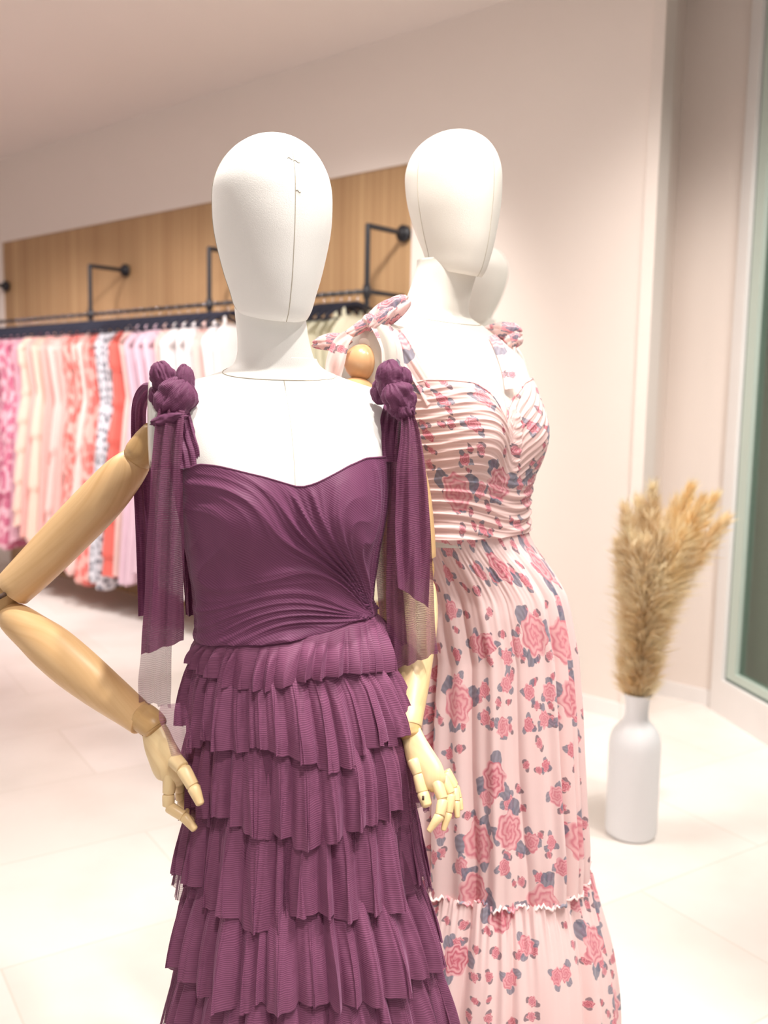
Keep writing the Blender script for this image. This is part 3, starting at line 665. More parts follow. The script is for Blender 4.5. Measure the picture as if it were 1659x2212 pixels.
def bodice(B, root, neck, waist, mat, foldf, name='bodice', off=.004, nT=520, nZ=190, backz=None):
    # neck / waist: functions of local x giving local z
    th = np.linspace(-PI, PI, nT + 1)[:-1]; v = np.linspace(0, 1, nZ)
    zt = np.full(nT, -.12)
    for _ in range(12):
        x, y = B.loc(th, zt); front = np.cos(th) > -.05; zt = .5 * zt + .5 * np.where(front, neck(x), neck(np.sign(x) * 10))
    zt = np.convolve(np.concatenate([zt[-5:], zt, zt[:5]]), np.ones(5) / 5, 'same')[5:-5]
    zb = np.full(nT, -.33)
    for _ in range(6):
        x, y = B.loc(th, zb); zb = waist(x, np.cos(th))
    TH, V = np.meshgrid(th, v); Z = zt[None] * (1 - V) + zb[None] * V
    x, y = B.loc(TH, Z); fo = foldf(x, y, Z, TH, V)
    A = B.grid(TH, Z, off + fo); seglen = np.cumsum(np.hypot(np.gradient(x[0]), np.gradient(y[0])))
    return A, TH, Z, x, y
# neckline in local coordinates from the photograph
NK = [(395, 1012, 1.28), (432, 1000, 1.245), (470, 1005, 1.22), (500, 1012, 1.21), (570, 1030, 1.20), (612, 1043, 1.205), (647, 1054, 1.215), (680, 1047, 1.21), (720, 1030, 1.205), (760, 1010, 1.21), (800, 993, 1.23), (838, 988, 1.29)]
nkl = sorted([to_local(B1, P(*q)) for q in NK]); NX = np.array([q[0] for q in nkl]); NZ = np.array([q[2] for q in nkl])
print('neck local', [(round(a, 3), round(b, 3)) for a, b in zip(NX, NZ)])
neck1 = lambda x: np.interp(x, NX, NZ)
WX = [to_local(B1, P(*q)) for q in [(430, 1372, 1.29), (500, 1388, 1.22), (600, 1394, 1.195), (700, 1376, 1.20), (770, 1354, 1.22), (806, 1336, 1.27)]]
print('waist local', [(round(a, 3), round(c, 3)) for a, b, c in WX])
wx = np.array([q[0] for q in WX]); wz = np.array([q[2] for q in WX])
def waist1(x, c): return np.interp(x, wx, wz)
CV = WX[-1]; cvx, cvz = CV[0] - .004, CV[2]
def fold1(x, y, z, TH, V):
    front = np.clip((np.cos(TH) + .25) * 2, 0, 1)
    dx, dz = (x - cvx), (z - cvz); r = np.sqrt(dx ** 2 + dz ** 2) + 1e-4
    ang = np.arctan2(dz, -dx)                      # 0 = towards the left, pi/2 = straight up
    ang = ang + 2.6 * np.clip(r, 0, .3) * np.clip(1.35 - ang, 0, 1.4) * .55   # sagging curves
    s = ang + .10 * np.sin(ang * 9 + 3) + .06 * np.sin(r * 28 + ang * 4)
    w1 = np.sin(s * 26); w2 = np.sin(s * 57 + 2 * np.sin(r * 15))
    prof = (1 - np.abs(w1)) ** 1.6 * 1.0 + .40 * (1 - np.abs(w2)) ** 1.4
    mod = .35 + .65 * (np.sin(ang * 5.3 + r * 10 + 1.0) * .5 + .5)
    mid = np.clip(1.15 - np.abs(r - .13) * 3.0, .25, 1)
    calm = 1 - .75 * np.exp(-((x + .075) ** 2) / .0016 - ((z + .185) ** 2) / .0028)
    A = .0062 * mod * mid * calm * prof
    edge = np.clip(V * 14, 0, 1) * np.clip(r / .012, 0, 1)
    back = .002 * np.sin(TH * 60)
    roll = .006 * np.exp(-((1 - V) / .05) ** 2)
    return A * edge * front + back * (1 - front) + roll
A, TH, Z, xx, yy = bodice(B1, dress, neck1, waist1, None, fold1)
# UV turned along the drape so the ribs run across the folds
mb = MB(); dx, dz = xx - cvx, Z - cvz; uvx = TH * .14; uvv = .82 * Z + .57 * xx
mb.grid(A, True, np.stack([uvx, uvv], -1)); bod = mb.build('bodice', M['tulle'], dress)
# a thin rolled neckline edge
mb = MB(); e = A[0]; idx = [i for i in range(len(e))] + [0]; mb.tube([e[i] for i in idx[::4]] + [e[0]], .0013, 8, cap=False); mb.build('neckline_edge', M['tulle'], bod)

def interp_tab(tab):
    ys = [t[0] for t in tab]; return lambda z: [float(np.interp(z, ys, [t[i] for t in tab])) for i in range(1, len(tab[0]))]
# skirt silhouette (photo row -> left, right), at the depth of the skirt's middle
YS1 = 1.30
rowsS = [(1340, 440, 806), (1375, 430, 814), (1450, 424, 850), (1530, 424, 870), (1600, 426, 880), (1700, 430, 880), (1800, 428, 880), (1900, 422, 890), (2000, 415, 908), (2100, 408, 922), (2212, 400, 938), (2500, 375, 980), (2900, 340, 1040), (3300, 315, 1080)]
tabS = []
for y, l, r in rowsS:
    a, b = P(l, y, YS1), P(r, y, YS1); tabS.append((a.z, (a.x + b.x) / 2, (b.x - a.x) / 2))
tabS.sort(); fS = interp_tab(tabS)
def pleat_field(seed, n):
    r = np.random.default_rng(seed); wd = r.uniform(.3, 1.0, n) ** 1.6 * 2.2 + .25; e = np.cumsum(wd); e = e / e[-1] * 2 * PI; return e, r.uniform(.35, 1, n), r.uniform(-1, 1, n), r.uniform(-1, 1, n)
def tier(name, z0, z1, mat, seed, out=.018, parent=dress, npl=46, amp=.010, hem_amp=.008, f=fS, Yc=YS1, dep=.80, nT=960, nV=26, top_in=.006, rot=0, uvs=1.0, tilt=None, skew=.5, side=0.0):
    e, am, dz, sk = pleat_field(seed, npl); th = np.linspace(0, 2 * PI, nT + 1)[:-1]
    k = np.searchsorted(e, th); k = np.clip(k, 0, npl - 1); st = np.where(k > 0, e[k - 1], 0); w_ = e[k] - st; ph = (th - st) / w_
    # rounded pleat: wide crest, tight valley
    prof = np.sin(PI * ph) ** .45 * am[k] + .35 * (ph - .5) * sk[k]; shift = np.sin(2 * PI * ph) * w_ * skew * .45 * (1 + .6 * sk[k])
    kern = np.ones(3) / 3; dzz = dz[k]
    A = np.zeros((nV + 1, nT, 3)); uv = np.zeros((nV + 1, nT, 2))
    low = .006 * np.sin(3 * th + seed) + .004 * np.sin(5 * th + 2 * seed)
    for i in range(nV + 1):
        v = i / nV; g = v ** .8
        hem = z1 + hem_amp * dzz * 1.0 + low + (tilt(th) if tilt is not None else 0)
        z = z0 * (1 - v) + hem * v
        zc = z0 * (1 - v) + z1 * v; cx, hw = f(zc)
        R = hw + side * g * np.abs(np.cos(th)) ** 5 - top_in + (out + top_in) * math.sin(v * PI / 2) ** .9 - .012 * 0
        tt = th + shift * g; rad = amp * (.25 + .75 * g) * (prof - .5)
        rad = rad + .003 * g * np.sin(th * 110 + seed + 2 * np.sin(v * 3 + th * 9)) * .5
        rx = R + rad; ry = R * dep + rad
        A[i, :, 0] = cx + rx * np.cos(tt + rot); A[i, :, 1] = Yc + ry * np.sin(tt + rot); A[i, :, 2] = z
        uv[i, :, 0] = th * .2; uv[i, :, 1] = v * (z0 - z1) * uvs
    mb = MB(); mb.grid(A, True, uv); o = mb.build(name, mat, parent)
    return o, A
def frontz(y, Yf): return P(650, y, Yf).z
HE = [frontz(1500, 1.155), frontz(1662, 1.14), frontz(1838, 1.13), frontz(2040, 1.115), frontz(2235, 1.105)]
HE += [HE[-1] - .115, HE[-1] - .25, HE[-1] - .40, HE[-1] - .55]
HE = [h for h in HE if h > .05] + [.03]
print('hems', HE)
ztop_ = B1.z0 + np.mean(wz)
wloc_x = lambda th: None
# inner lining
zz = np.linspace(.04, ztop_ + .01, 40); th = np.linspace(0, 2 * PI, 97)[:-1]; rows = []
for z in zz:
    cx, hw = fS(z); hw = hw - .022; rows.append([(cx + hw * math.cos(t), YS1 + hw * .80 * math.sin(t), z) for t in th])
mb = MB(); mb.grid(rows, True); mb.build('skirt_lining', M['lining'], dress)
# top ruffle hangs from the tilted waist seam
def ruffle_top():
    e, am, dz, sk = pleat_field(3, 46); nT = 1100; th = np.linspace(-PI, PI, nT + 1)[:-1]; a2 = th + PI
    k = np.clip(np.searchsorted(e, a2), 0, 45); st = np.where(k > 0, e[k - 1], 0); w_ = e[k] - st; ph = (a2 - st) / w_
    prof = np.sin(PI * ph) ** .6 * am[k]; shift = np.sin(2 * PI * ph) * w_ * .2 * (1 + .6 * sk[k])
    zb = np.full(nT, -.33)
    for _ in range(6):
        x, y = B1.loc(th, zb); zb = waist1(x, np.cos(th))
    nV = 24; A = np.zeros((nV + 1, nT, 3)); uv = np.zeros((nV + 1, nT, 2)); top = B1.grid(th, zb + .004, .003)
    for i in range(nV + 1):
        v = i / nV; g = v ** .9; hz = HE[0] + .004 * dz[k] + .006 * np.sin(4 * th) + .010 * np.clip(np.sin(th), 0, 1)
        cx, hw = fS(HE[0]); hw += .012; wv = math.sin(v * PI / 2) ** .8; tt = th + shift * g - PI / 2
        rad = .019 * min(1, v * 2.2) * (prof - .45)
        bx = cx + (hw + rad) * np.cos(tt); by = YS1 + (hw * .8 + rad) * np.sin(tt)
        X = top[:, 0] * (1 - wv) + bx * wv; Y = top[:, 1] * (1 - wv) + by * wv
        A[i, :, 0] = X; A[i, :, 1] = Y; A[i, :, 2] = top[:, 2] * (1 - v) + hz * v; uv[i, :, 0] = th * .2; uv[i, :, 1] = v * .07
    mb = MB(); mb.grid(A, True, uv); mb.build('ruffle_tier', M['tier'], dress)
ruffle_top()
for i in range(1, len(HE)):
    z0 = HE[i - 1] + .035; nm = 34 + 1 * i
    tier('ruffle_tier', z0, HE[i], M['tier'], 20 + i, out=.018 if i < 4 else .024, npl=nm - 4 * (i > 2), amp=.020 + .0035 * min(i, 4), hem_amp=.006 + .0015 * i)
    if i in (2, 3, 4, 5): tier('ruffle_underlayer', z0, HE[i] - .016, M['sheer2'], 50 + i, out=.002, npl=30, amp=.012, hem_amp=.012, top_in=.0, side=.026)

# ribbons
def ribbon(name, pts, mat, parent, npl=3, amp=.004, nu=25, nv=70, seed=1, yawd=0.0, ragged=.0, narrow=None, slant=0.0):
    r = random.Random(seed); c = curve_pts(pts, nv); ph = [r.uniform(0, 6.28) for _ in range(5)]; rows = []; uv = []; L = 0; prev = None
    sd = Vector((math.cos(yawd), math.sin(yawd), 0)); nm = Vector((math.sin(yawd), -math.cos(yawd), 0))
    for i, (x, y, Y, hw) in enumerate(c):
        p = P(x, y, Y); hw_m = hw * Y / F_PX; 
        if prev is not None: L += (p - prev).length
        a = P(*c[max(i - 1, 0)][:3]); b = P(*c[min(i + 1, nv - 1)][:3]); t = (b - a).normalized()
        s_ = (sd - t * sd.dot(t)).normalized(); n_ = t.cross(s_).normalized(); n_ = n_ if n_.y < 0 else -n_
        prev = p; v = i / (nv - 1); row = []
        for j in range(nu):
            w_ = j / (nu - 1) * 2 - 1
            am = amp * (.5 + .5 * min(1, v * 3 + .3))
            dpt = am * (math.sin(npl * w_ * PI + ph[0] + 1.2 * math.sin(v * 4 + ph[1])) + .4 * math.sin(npl * 2.3 * w_ * PI + ph[2] + v * 6))
            ww = w_ * (1 + ragged * math.sin(v * 23 + ph[3]) * .3)
            q = p + s_ * (ww * hw_m) + n_ * dpt - Vector((0, 0, 1)) * (slant * w_ * v * v * hw_m + ragged * .01 * math.sin(w_ * 7 + ph[4]) * v ** 6)
            row.append(list(q)); uv.append((w_ * hw_m, L))
        rows.append(row)
    mb = MB(); mb.grid(rows, False, uv); return mb.build(name, mat, parent)
def knot(name, blobs, mat, parent, seed=0, amp=.004, freq=70):
    mb = MB()
    for bi, (x, y, Y, rx, ry, rz, rot) in enumerate(blobs):
        c = P(x, y, Y); kx = Y / F_PX; rows = []; uv = []; n1, n2 = 48, 64; cr, sr = math.cos(rot), math.sin(rot)
        for i in range(n1 + 1):
            a = PI * (i + .02) / (n1 + .04); row = []
            for j in range(n2):
                b = 2 * PI * j / n2; d = Vector((math.sin(a) * math.cos(b), math.sin(a) * math.sin(b), math.cos(a)))
                # folds running along the long axis of each loop, pinched towards its root
                q = Vector((math.cos(b) * 3.0, math.sin(b) * 3.0, d.z * .55)) + Vector((seed * 3, bi * 3.1, 0)); q += Vector((1, 1, 0)) * .5 * noise.noise(d * 1.5 + Vector((bi, seed, 0)))
                f = .7 - 1.7 * abs(noise.noise(q)) - .6 * abs(noise.noise(q * 2.3)) + .9 * noise.noise(d * 1.3 + Vector((seed, bi * 5.0, 2)))
                rr = (1 + amp * freq * .75 * f) * (1.12 if abs(d.x * d.z) > .2 else 1 + .6 * abs(d.x * d.z))
                lx, ly, lz = d.x * rx * kx * rr, d.y * rz * kx * rr, d.z * ry * kx * (1 + .15 * f)
                X = lx * cr - lz * sr; Z = lx * sr + lz * cr
                row.append([c.x + X, c.y + ly, c.z + Z]); uv.append((b * .03, a * .04))
            rows.append(row)
        mb.grid(rows, True, uv)
    return mb.build(name, mat, parent)
YL = 1.345
ribbon('shoulder_strap', onbody(B1, [(414, 1010, 1.245, 24), (410, 975, 1.255, 23), (402, 945, 1.275, 22), (394, 905, 1.30, 19), (388, 875, 1.325, 16)], .008), M['tulle'], dress, npl=3, amp=.0014, seed=2)
ribbon('shoulder_strap', onbody(B1, [(834, 998, 1.262, 25), (834, 950, 1.275, 24), (838, 900, 1.295, 22), (844, 860, 1.32, 18)], .008), M['tulle'], dress, npl=3, amp=.0014, seed=4)
ribbon('bow_tail', [(372, 885, 1.235, 27), (366, 925, 1.228, 30), (361, 985, 1.225, 32), (358, 1060, 1.225, 35), (356, 1150, 1.228, 40), (354, 1250, 1.232, 43), (352, 1340, 1.235, 46), (350, 1400, 1.235, 48)], M['sheer'], dress, npl=2.2, amp=.004, seed=5, ragged=.05, slant=-.4)
ribbon('bow_tail', [(368, 900, 1.30, 22), (352, 1000, 1.285, 26), (350, 1120, 1.28, 30), (345, 1260, 1.278, 30), (338, 1400, 1.275, 34), (334, 1480, 1.275, 36), (336, 1522, 1.275, 36)], M['sheer2'], dress, npl=3, amp=.005, seed=6, ragged=.06, slant=.2)
ribbon('bow_tail', [(352, 832, 1.35, 12), (322, 838, 1.37, 16), (303, 868, 1.39, 16), (300, 920, 1.41, 17), (306, 1000, 1.42, 20), (314, 1100, 1.43, 22), (318, 1200, 1.43, 22), (322, 1330, 1.43, 22)], M['tulle'], dress, npl=2, amp=.004, seed=7)
ribbon('bow_tail', [(398, 985, 1.33, 8), (402, 1080, 1.33, 12), (408, 1200, 1.335, 16), (414, 1330, 1.34, 14)], M['tulle'], dress, npl=2, amp=.004, seed=17)
knot('shoulder_bow', [(378, 865, 1.25, 36, 48, 30, -.55), (354, 820, 1.27, 24, 38, 22, .30), (398, 836, 1.26, 20, 44, 22, -.05), (362, 905, 1.235, 34, 12, 16, .25), (344, 862, 1.27, 16, 28, 18, .5)], M['tulle'], dress, seed=1.3)
knot('shoulder_bow', [(862, 862, 1.30, 30, 38, 28, .5), (843, 822, 1.31, 26, 42, 22, .15), (868, 828, 1.315, 18, 34, 18, -.1), (826, 842, 1.325, 20, 30, 12, -.25), (872, 885, 1.295, 22, 24, 18, .4)], M['tulle'], dress, seed=4.1)
ribbon('bow_tail', [(880, 890, 1.29, 12), (886, 940, 1.28, 21), (888, 1010, 1.27, 31), (891, 1100, 1.265, 37), (892, 1200, 1.262, 38), (892, 1290, 1.26, 34)], M['sheer'], dress, npl=1.8, amp=.004, seed=8, ragged=.03, slant=.7)
ribbon('bow_tail', [(876, 900, 1.31, 16), (880, 1000, 1.30, 34), (882, 1100, 1.295, 44), (884, 1200, 1.293, 50), (886, 1300, 1.29, 52), (890, 1400, 1.29, 54), (893, 1432, 1.29, 54)], M['sheer3'], dress, npl=3.2, amp=.006, seed=9, ragged=.04, slant=-.3)
ribbon('bow_tail', [(858, 905, 1.33, 12), (852, 1000, 1.33, 20), (845, 1100, 1.335, 26), (838, 1200, 1.33, 28), (845, 1300, 1.325, 28), (855, 1395, 1.32, 26)], M['sheer3'], dress, npl=2.4, amp=.005, seed=10, ragged=.04)
# little veil of tulle dragged over the hand
ribbon('ruffle_corner', [(372, 1520, 1.20, 26), (374, 1545, 1.195, 32), (384, 1580, 1.19, 30), (392, 1630, 1.185, 24)], M['sheer2'], dress, npl=1.5, amp=.003, seed=12, yawd=0)

# ------------------------------------------------------------------ second mannequin and rose gown
B2 = Body(934, 714, 1.70, 45, 1.06)
man2, torso2 = make_mannequin(B2, 'cream canvas mannequin in the rose print gown, standing behind the plum dress', 44, M['white2'], .93, .010, .022, .082, zlow=-.34)
c = B2.W(-.165, .02, -.055)
ringcap(B2, -1, M['greycap'], man2, z=-.060, r=.056, x0=.164, out=.012)
mb = MB(); rows = []
for i in range(25):
    a = PI * (i + .02) / 24.04; rows.append([list(B2.W(-.178 - .030 * math.sin(a) * math.cos(2 * PI * j / 32), .020 + .026 * math.sin(a) * math.sin(2 * PI * j / 32), -.060 + .028 * math.cos(a))) for j in range(32)])
mb.grid(rows, True); mb.build('shoulder_joint', M['orange'], man2)
rows = []
for i in range(25):
    a = PI * (i + .02) / 24.04; rows.append([list(B2.W(-.190 - .036 * math.sin(a) * math.cos(2 * PI * j / 32), .020 + .034 * math.sin(a) * math.sin(2 * PI * j / 32), -.122 + .040 * math.cos(a))) for j in range(32)])
mb = MB(); mb.grid(rows, True); mb.build('shoulder_joint', M['orange'], man2)
q = [(B2.W(-.188, .02, -.13), .03), (B2.W(-.192, .02, -.22), .033), (B2.W(-.20, .02, -.36), .029)]
limb('upper_arm', q, M['orange'], man2)
limb('forearm', [(B2.W(-.20, .02, -.37), .028), (B2.W(-.205, .025, -.46), .029), (B2.W(-.21, .04, -.60), .021)], M['orange'], man2)
limb('hand', [(B2.W(-.21, .04, -.61), .02), (B2.W(-.21, .045, -.66), .03), (B2.W(-.21, .05, -.74), .018)], M['orange'], man2, ratio=.5)

gown = thing('rose_print_gown', (B2.o.x, B2.o.y, 0), 'long pale pink gown printed with roses on the cream mannequin', 'dress')
NK2 = [(905, 935, 1.60), (935, 868, 1.575), (960, 850, 1.565), (1000, 848, 1.56), (1040, 855, 1.565), (1075, 868, 1.58), (1088, 862, 1.60), (1100, 843, 1.62), (1120, 828, 1.66), (1150, 838, 1.71)]
nk2 = sorted([to_local(B2, P(*q)) for q in NK2]); print('neck2', [(round(a, 3), round(b_, 3), round(c_, 3)) for a, b_, c_ in nk2])
NX2 = [-.16, -.13, -.10, -.07, -.045, -.018, .012, .05, .10, .14]; NZ2 = [-.10, -.085, -.085, -.088, -.105, -.150, -.110, -.085, -.075, -.085]
neck2 = lambda x: np.interp(x, NX2, NZ2)
waist2 = lambda x, c: -.326 + 0 * x
def fold2(x, y, z, TH, V):
    front = np.clip((np.cos(TH) + .6) * 2, 0, 1)
    up = np.clip((z + .255) / .03, 0, 1)             # 1 on the cups, 0 on the waist band
    # crossover: lower left cup drapes to the centre, right cup behind
    t = z + .55 * x + .9 * x * x * 2 + .012 * np.sin(x * 30)
    tr = z - .9 * x
    isl = 1 / (1 + np.exp(-(-(x - .01)) * 260))
    tc = t * isl + tr * (1 - isl)
    cup = (1 - np.abs(np.sin(tc * 230 + 2 * np.sin(x * 22)))) ** 1.4 + .5 * (1 - np.abs(np.sin(tc * 410 + 3 * np.sin(x * 17 + 1)))) ** 1.5
    bz = z + .010 * np.sin(x * 24 + 1) + .05 * x * np.sin(z * 40)
    band = (1 - np.abs(np.sin(bz * 175 + np.sin(x * 20)))) ** 1.3 + .5 * (1 - np.abs(np.sin(bz * 330 + 2))) ** 1.5
    cup = cup * .6; band = band * .85; cross = .006 * np.exp(-np.clip(-(x - .012), 0, 1) / .012) * (x < .012) * up
    return (.0042 * cup * up + .0050 * band * (1 - up)) * np.clip(V * 20, 0, 1) + cross * np.clip(V * 10, 0, 1) + .004 * np.exp(-((1 - V) / .04) ** 2)
A, TH, Z, xx, yy = bodice(B2, gown, neck2, waist2, None, fold2)
mb = MB(); mb.grid(A, True, np.stack([TH * .15 + .35 * Z, Z], -1)); bod2 = mb.build('bodice', M['floral2'], gown)
mb = MB(); e = A[0]; mb.tube([e[i] for i in range(0, len(e), 4)] + [e[0]], .0016, 8, cap=False); mb.build('neckline_edge', M['floral2'], bod2)
YS2 = 1.665
rowsG = [(1150, 866, 1170), (1200, 868, 1200), (1300, 880, 1226), (1400, 898, 1243), (1500, 892, 1251), (1600, 888, 1256), (1700, 886, 1262), (1800, 884, 1270), (1900, 880, 1268), (2000, 876, 1272), (2200, 868, 1272), (2450, 860, 1270), (2800, 850, 1268)]
tabG = []
for y, l, r in rowsG:
    a, b = P(l, y, YS2), P(r, y, YS2); tabG.append((a.z, (a.x + b.x) / 2, (b.x - a.x) / 2))
tabG.sort(); fG = interp_tab(tabG)
z_w2 = B2.z0 - .326 * B2.sc
z_s2 = P(1100, 1985, 1.50).z
def drape(name, z0, z1, f, Yc, dep, nP, amp0, amp1, seed, mat, parent, top=None, out=0.0, nT=900, nV=90, gather=0.0, wob=.006, puff=0.0):
    r = np.random.default_rng(seed); th = np.linspace(-PI, PI, nT + 1)[:-1]; A = np.zeros((nV + 1, nT, 3)); uv = np.zeros((nV + 1, nT, 2))
    k1 = r.integers(nP - 5, nP + 6, 4); p1 = r.uniform(0, 6.28, 4)
    for i in range(nV + 1):
        v = i / nV; z = z0 * (1 - v) + z1 * v; cx, hw = f(z)
        t2 = th + .10 * np.sin(3 * th + seed + v * .6) + .04 * np.sin(7 * th + v * 1.2)
        big = -(1 - np.abs(np.sin(t2 * nP / 2 + p1[0] + .3 * np.sin(v * 2.5)))) ** 2.2 + .3
        small = np.sin(t2 * nP * 1.7 + p1[1]) * .22 + np.sin(t2 * nP * 3.1 + p1[2] + np.sin(t2 * 5)) * .12
        a = amp0 + (amp1 - amp0) * v ** .7; ga = gather * math.exp(-v / .10)
        rad = a * (big + small) + ga * (np.sin(th * 64 + 3 * np.sin(th * 5)) * .6 + .4 * np.sin(th * 103)) + wob * np.sin(th * 4 + v * 3 + seed) * v
        R = hw + out * math.sin(min(1, v * 1.6) * PI / 2) + puff * math.sin(PI * min(1, v * 1.15)) * 1
        X = cx + (R + rad) * np.sin(th); Y = Yc - (R * dep + rad) * np.cos(th)
        if top is not None and v < .18:
            w_ = (1 - v / .18) ** 1.5; X = X * (1 - w_) + top[:, 0] * w_; Y = Y * (1 - w_) + top[:, 1] * w_
        A[i, :, 0] = X; A[i, :, 1] = Y; A[i, :, 2] = z + (.004 * np.sin(th * 30 + seed) if i == nV else 0); uv[i, :, 0] = th * .24 + seed * .37; uv[i, :, 1] = z
    mb = MB(); mb.grid(A, True, uv); return mb.build(name, mat, parent), A
thm = np.linspace(-PI, PI, 901)[:-1]
topg = B2.grid(thm - B2.yaw, np.full(900, -.324), .004)
sk2, SA = drape('skirt', z_w2 + .002, z_s2, fG, YS2, .80, 13, .003, .022, 3, M['floral'], gown, top=topg, gather=.0035)
rf, RA = drape('hem_flounce', z_s2 + .006, .02, fG, YS2, .80, 12, .010, .024, 8, M['floral'], gown, out=.032, gather=.006, puff=.014)
mb = MB(); e = SA[-1]; pts = [Vector(e[i]) + Vector((0, 0, .004 * math.sin(i * .9))) for i in range(0, 900, 3)]
mb.tube(pts + [pts[0]], .0024, 8, cap=False, ratio=1.8); mb.build('flounce_heading', M['floral'], gown)
zz = np.linspace(.04, z_w2, 30); rows = []
for z in zz:
    cx, hw = fG(z); hw -= .03; rows.append([(cx + hw * math.cos(t), YS2 + hw * .78 * math.sin(t), z) for t in np.linspace(0, 2 * PI, 97)[:-1]])
mb = MB(); mb.grid(rows, True); mb.build('skirt_lining', M['blush'], gown)
# straps and bows
ribbon('shoulder_strap', onbody(B2, [(938, 868, 1.57, 18), (912, 822, 1.565, 17), (885, 775, 1.56, 17), (858, 728, 1.56, 16), (835, 700, 1.565, 12)], .009), M['floral2'], gown, npl=1.5, amp=.0012, seed=21)
ribbon('bow_tail', [(812, 692, 1.545, 20), (828, 712, 1.53, 21), (845, 750, 1.52, 22), (850, 795, 1.515, 24), (862, 840, 1.51, 26)], M['floral2'], gown, npl=1.2, amp=.002, seed=22)
ribbon('bow_tail', [(752, 722, 1.53, 12), (735, 745, 1.525, 18), (725, 780, 1.52, 20), (718, 820, 1.52, 17)], M['floral2'], gown, npl=1, amp=.003, seed=23)
knot('shoulder_bow', [(838, 674, 1.55, 46, 24, 16, .55), (778, 708, 1.545, 36, 11, 12, .50), (718, 738, 1.55, 38, 17, 12, .12), (800, 697, 1.545, 16, 18, 14, .4), (824, 690, 1.54, 34, 14, 14, .75)], M['floral2'], gown, seed=2.2, amp=.002)
ribbon('shoulder_strap', onbody(B2, [(1104, 840, 1.65, 13), (1098, 800, 1.67, 14), (1085, 765, 1.69, 13), (1072, 738, 1.71, 11), (1062, 724, 1.73, 9)], .013), M['floral2'], gown, npl=1.3, amp=.001, seed=25)
knot('shoulder_bow', [(1092, 714, 1.715, 34, 17, 16, -.1), (1108, 735, 1.71, 18, 18, 14, .4), (1066, 710, 1.72, 24, 10, 12, .2)], M['floral2'], gown, seed=5.2, amp=.002)
ribbon('bow_tail', [(1102, 742, 1.705, 13), (1106, 765, 1.70, 10), (1104, 790, 1.69, 8), (1110, 812, 1.685, 6)], M['floral2'], gown, npl=1.2, amp=.002, seed=26)

# ------------------------------------------------------------------ third mannequin, far behind
B3 = Body(1040, 770, 3.15, -68, 1.0)
man3, torso3 = make_mannequin(B3, 'plain pale mannequin head showing behind the rose gown mannequin', -68, M['white2'], 1.0, 0, .01, .088, seams=False, neckseam=False)

# ------------------------------------------------------------------ vase with pampas grass
vb = G(1362, 1800); vs = vb.y / F_PX
vase = thing('floor_vase', vb, 'tall white bottle-shaped vase on the floor by the window', 'vase')
R = 57 * vs; Hn = P(1378, 1497, vb.y).z
prof = [(.001, 0), (R * .88, 0), (R * .97, .006), (R, .018), (R, Hn * .60), (R * .995, Hn * .64), (R * .97, Hn * .68), (R * .88, Hn * .73), (R * .70, Hn * .775), (R * .52, Hn * .805), (R * .45, Hn * .84), (R * .44, Hn * .90), (R * .48, Hn * .96), (R * .55, Hn * .995), (R * .55, Hn), (R * .48, Hn * .995), (R * .38, Hn * .90), (R * .38, Hn * .82), (.001, Hn * .80)]
mb = MB(); mb.lathe(prof, vb, 48); mb.build('vase_body', M['vase'], vase)
def plume_mat(name, a, b):
    k = NT(name); tc = k.n('ShaderNodeTexCoord'); nz = k.n('ShaderNodeTexNoise'); nz.inputs['Scale'].default_value = 18; k.l(tc.outputs['Object'], nz.inputs['Vector'])
    c = k.ramp(nz.outputs[0], [(.35, a), (.68, b)]); k.l(c, k.b.inputs['Base Color']); k.b.inputs['Roughness'].default_value = .8
    tl = k.n('ShaderNodeBsdfTranslucent'); k.l(c, tl.inputs[0]); mx = k.n('ShaderNodeMixShader'); mx.inputs[0].default_value = .5
    k.l(k.b.outputs[0], mx.inputs[1]); k.l(tl.outputs[0], mx.inputs[2]); k.l(mx.outputs[0], k.out.inputs['Surface']); return k.m
PM = [plume_mat('tan_plume', srgb(240, 220, 184), srgb(252, 242, 216)), plume_mat('golden_plume', srgb(250, 226, 178), srgb(255, 244, 214)), plume_mat('cream_plume', srgb(246, 222, 178), srgb(255, 246, 222))]
stemm = plain('straw_stem', srgb(200, 165, 100), .7)
mouth = vb + Vector((0, 0, Hn))
PL = [(1352, 1100, -.05, 0, 'leftmost tan pampas plume in the white vase'), (1382, 1085, .03, 0, 'tan pampas plume, second from the left in the white vase'), (1412, 1052, -.02, 0, 'tallest tan pampas plume in the white vase'), (1432, 1140, -.07, 0, 'short tan pampas plume at the front centre of the vase'),
      (1462, 1085, .04, 2, 'cream pampas plume right of the tallest plume'), (1492, 1055, .0, 1, 'tall golden pampas plume upper right in the vase'), (1518, 1080, -.05, 1, 'golden pampas plume leaning right, second from the right edge'), (1545, 1072, .04, 1, 'golden pampas plume leaning right towards the window, highest tip'), (1568, 1120, .0, 2, 'cream pampas plume leaning furthest right to the window'),
      (1475, 1150, -.08, 1, 'short golden pampas plume in the middle front'), (1340, 1180, .0, 0, 'short tan pampas plume at the far left side'), (1395, 1170, -.08, 0, 'low tan pampas plume in front of the left plumes')]
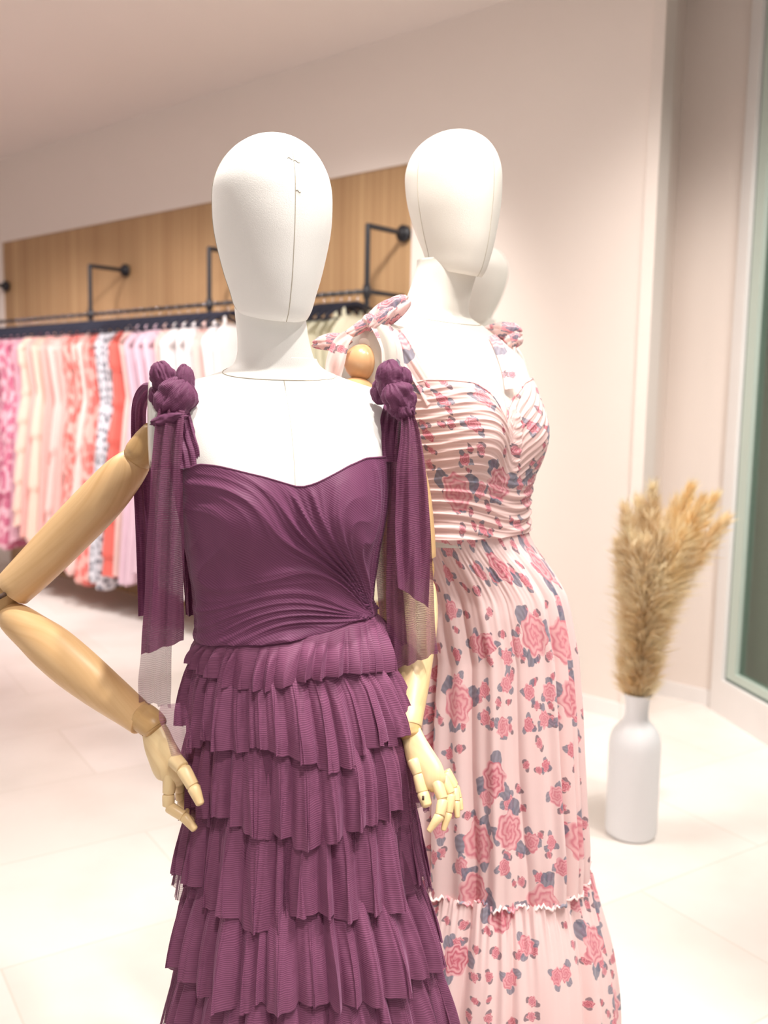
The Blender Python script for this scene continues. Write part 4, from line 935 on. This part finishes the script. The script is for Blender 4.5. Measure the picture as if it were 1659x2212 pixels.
for i, (x, y, dy, mi, lab) in enumerate(PL):
    r = random.Random(i * 7 + 1); tip = P(x, y, vb.y + dy)
    root = thing('pampas_stem', mouth, lab, 'pampas grass', 'pampas grass in the white vase')
    a0 = mouth + Vector((r.uniform(-.012, .012), r.uniform(-.012, .012), -.10)); mid = mouth.lerp(tip, .45) + Vector((-(tip.x - mouth.x) * .22, 0, .02))
    sp_ = curve_pts([tuple(a0), tuple(mouth + Vector((r.uniform(-.015, .015), r.uniform(-.015, .015), 0))), tuple(mid), tuple(tip)], 30)
    mb = MB(); mb.tube(sp_, [.0028 - .002 * q / 29 for q in range(30)], 6); mb.build('stem', stemm, root)
    V = []; Fc = []; n = 0; L = 30; nS = 2600
    for s_ in range(nS):
        f = r.random() ** .85; k0 = .26 + .72 * f; ii = k0 * (L - 1); i0 = int(ii); fr_ = ii - i0; p = Vector(sp_[i0]).lerp(Vector(sp_[min(i0 + 1, L - 1)]), fr_)
        tn = (Vector(sp_[min(i0 + 1, L - 1)]) - Vector(sp_[max(i0 - 1, 0)])).normalized()
        az = r.uniform(0, 2 * PI); u = tn.orthogonal().normalized(); w_ = tn.cross(u); out = u * math.cos(az) + w_ * math.sin(az)
        env = math.sin(min(1, (1 - k0) * 2.2 + .12) * PI / 2) * (.6 + .4 * min(1, (k0 - .2) * 3)); ln = r.uniform(.05, .11) * (.5 + .7 * env); sprd = r.uniform(.2, .9) * env * (1.7 if r.random() < .12 else 1); p = p + out * r.random() * .012 * env
        d0 = (tn + out * sprd * 1.2).normalized(); d1 = (tn + out * sprd * 1.7 - Vector((0, 0, .25 * r.random()))).normalized()
        wd = r.uniform(.0010, .0022); sd = d0.cross(Vector((r.uniform(-1, 1), r.uniform(-1, 1), r.uniform(-1, 1)))).normalized() * wd
        q1 = p + d0 * ln * .5; q2 = q1 + d1 * ln * .5
        V += [list(p - sd * .4), list(p + sd * .4), list(q1 + sd), list(q1 - sd), list(q2)]
        Fc += [(n, n + 1, n + 2, n + 3), (n + 3, n + 2, n + 4)]; n += 5
    mesh_obj('plume', V, Fc, PM[mi], root)
print('done')
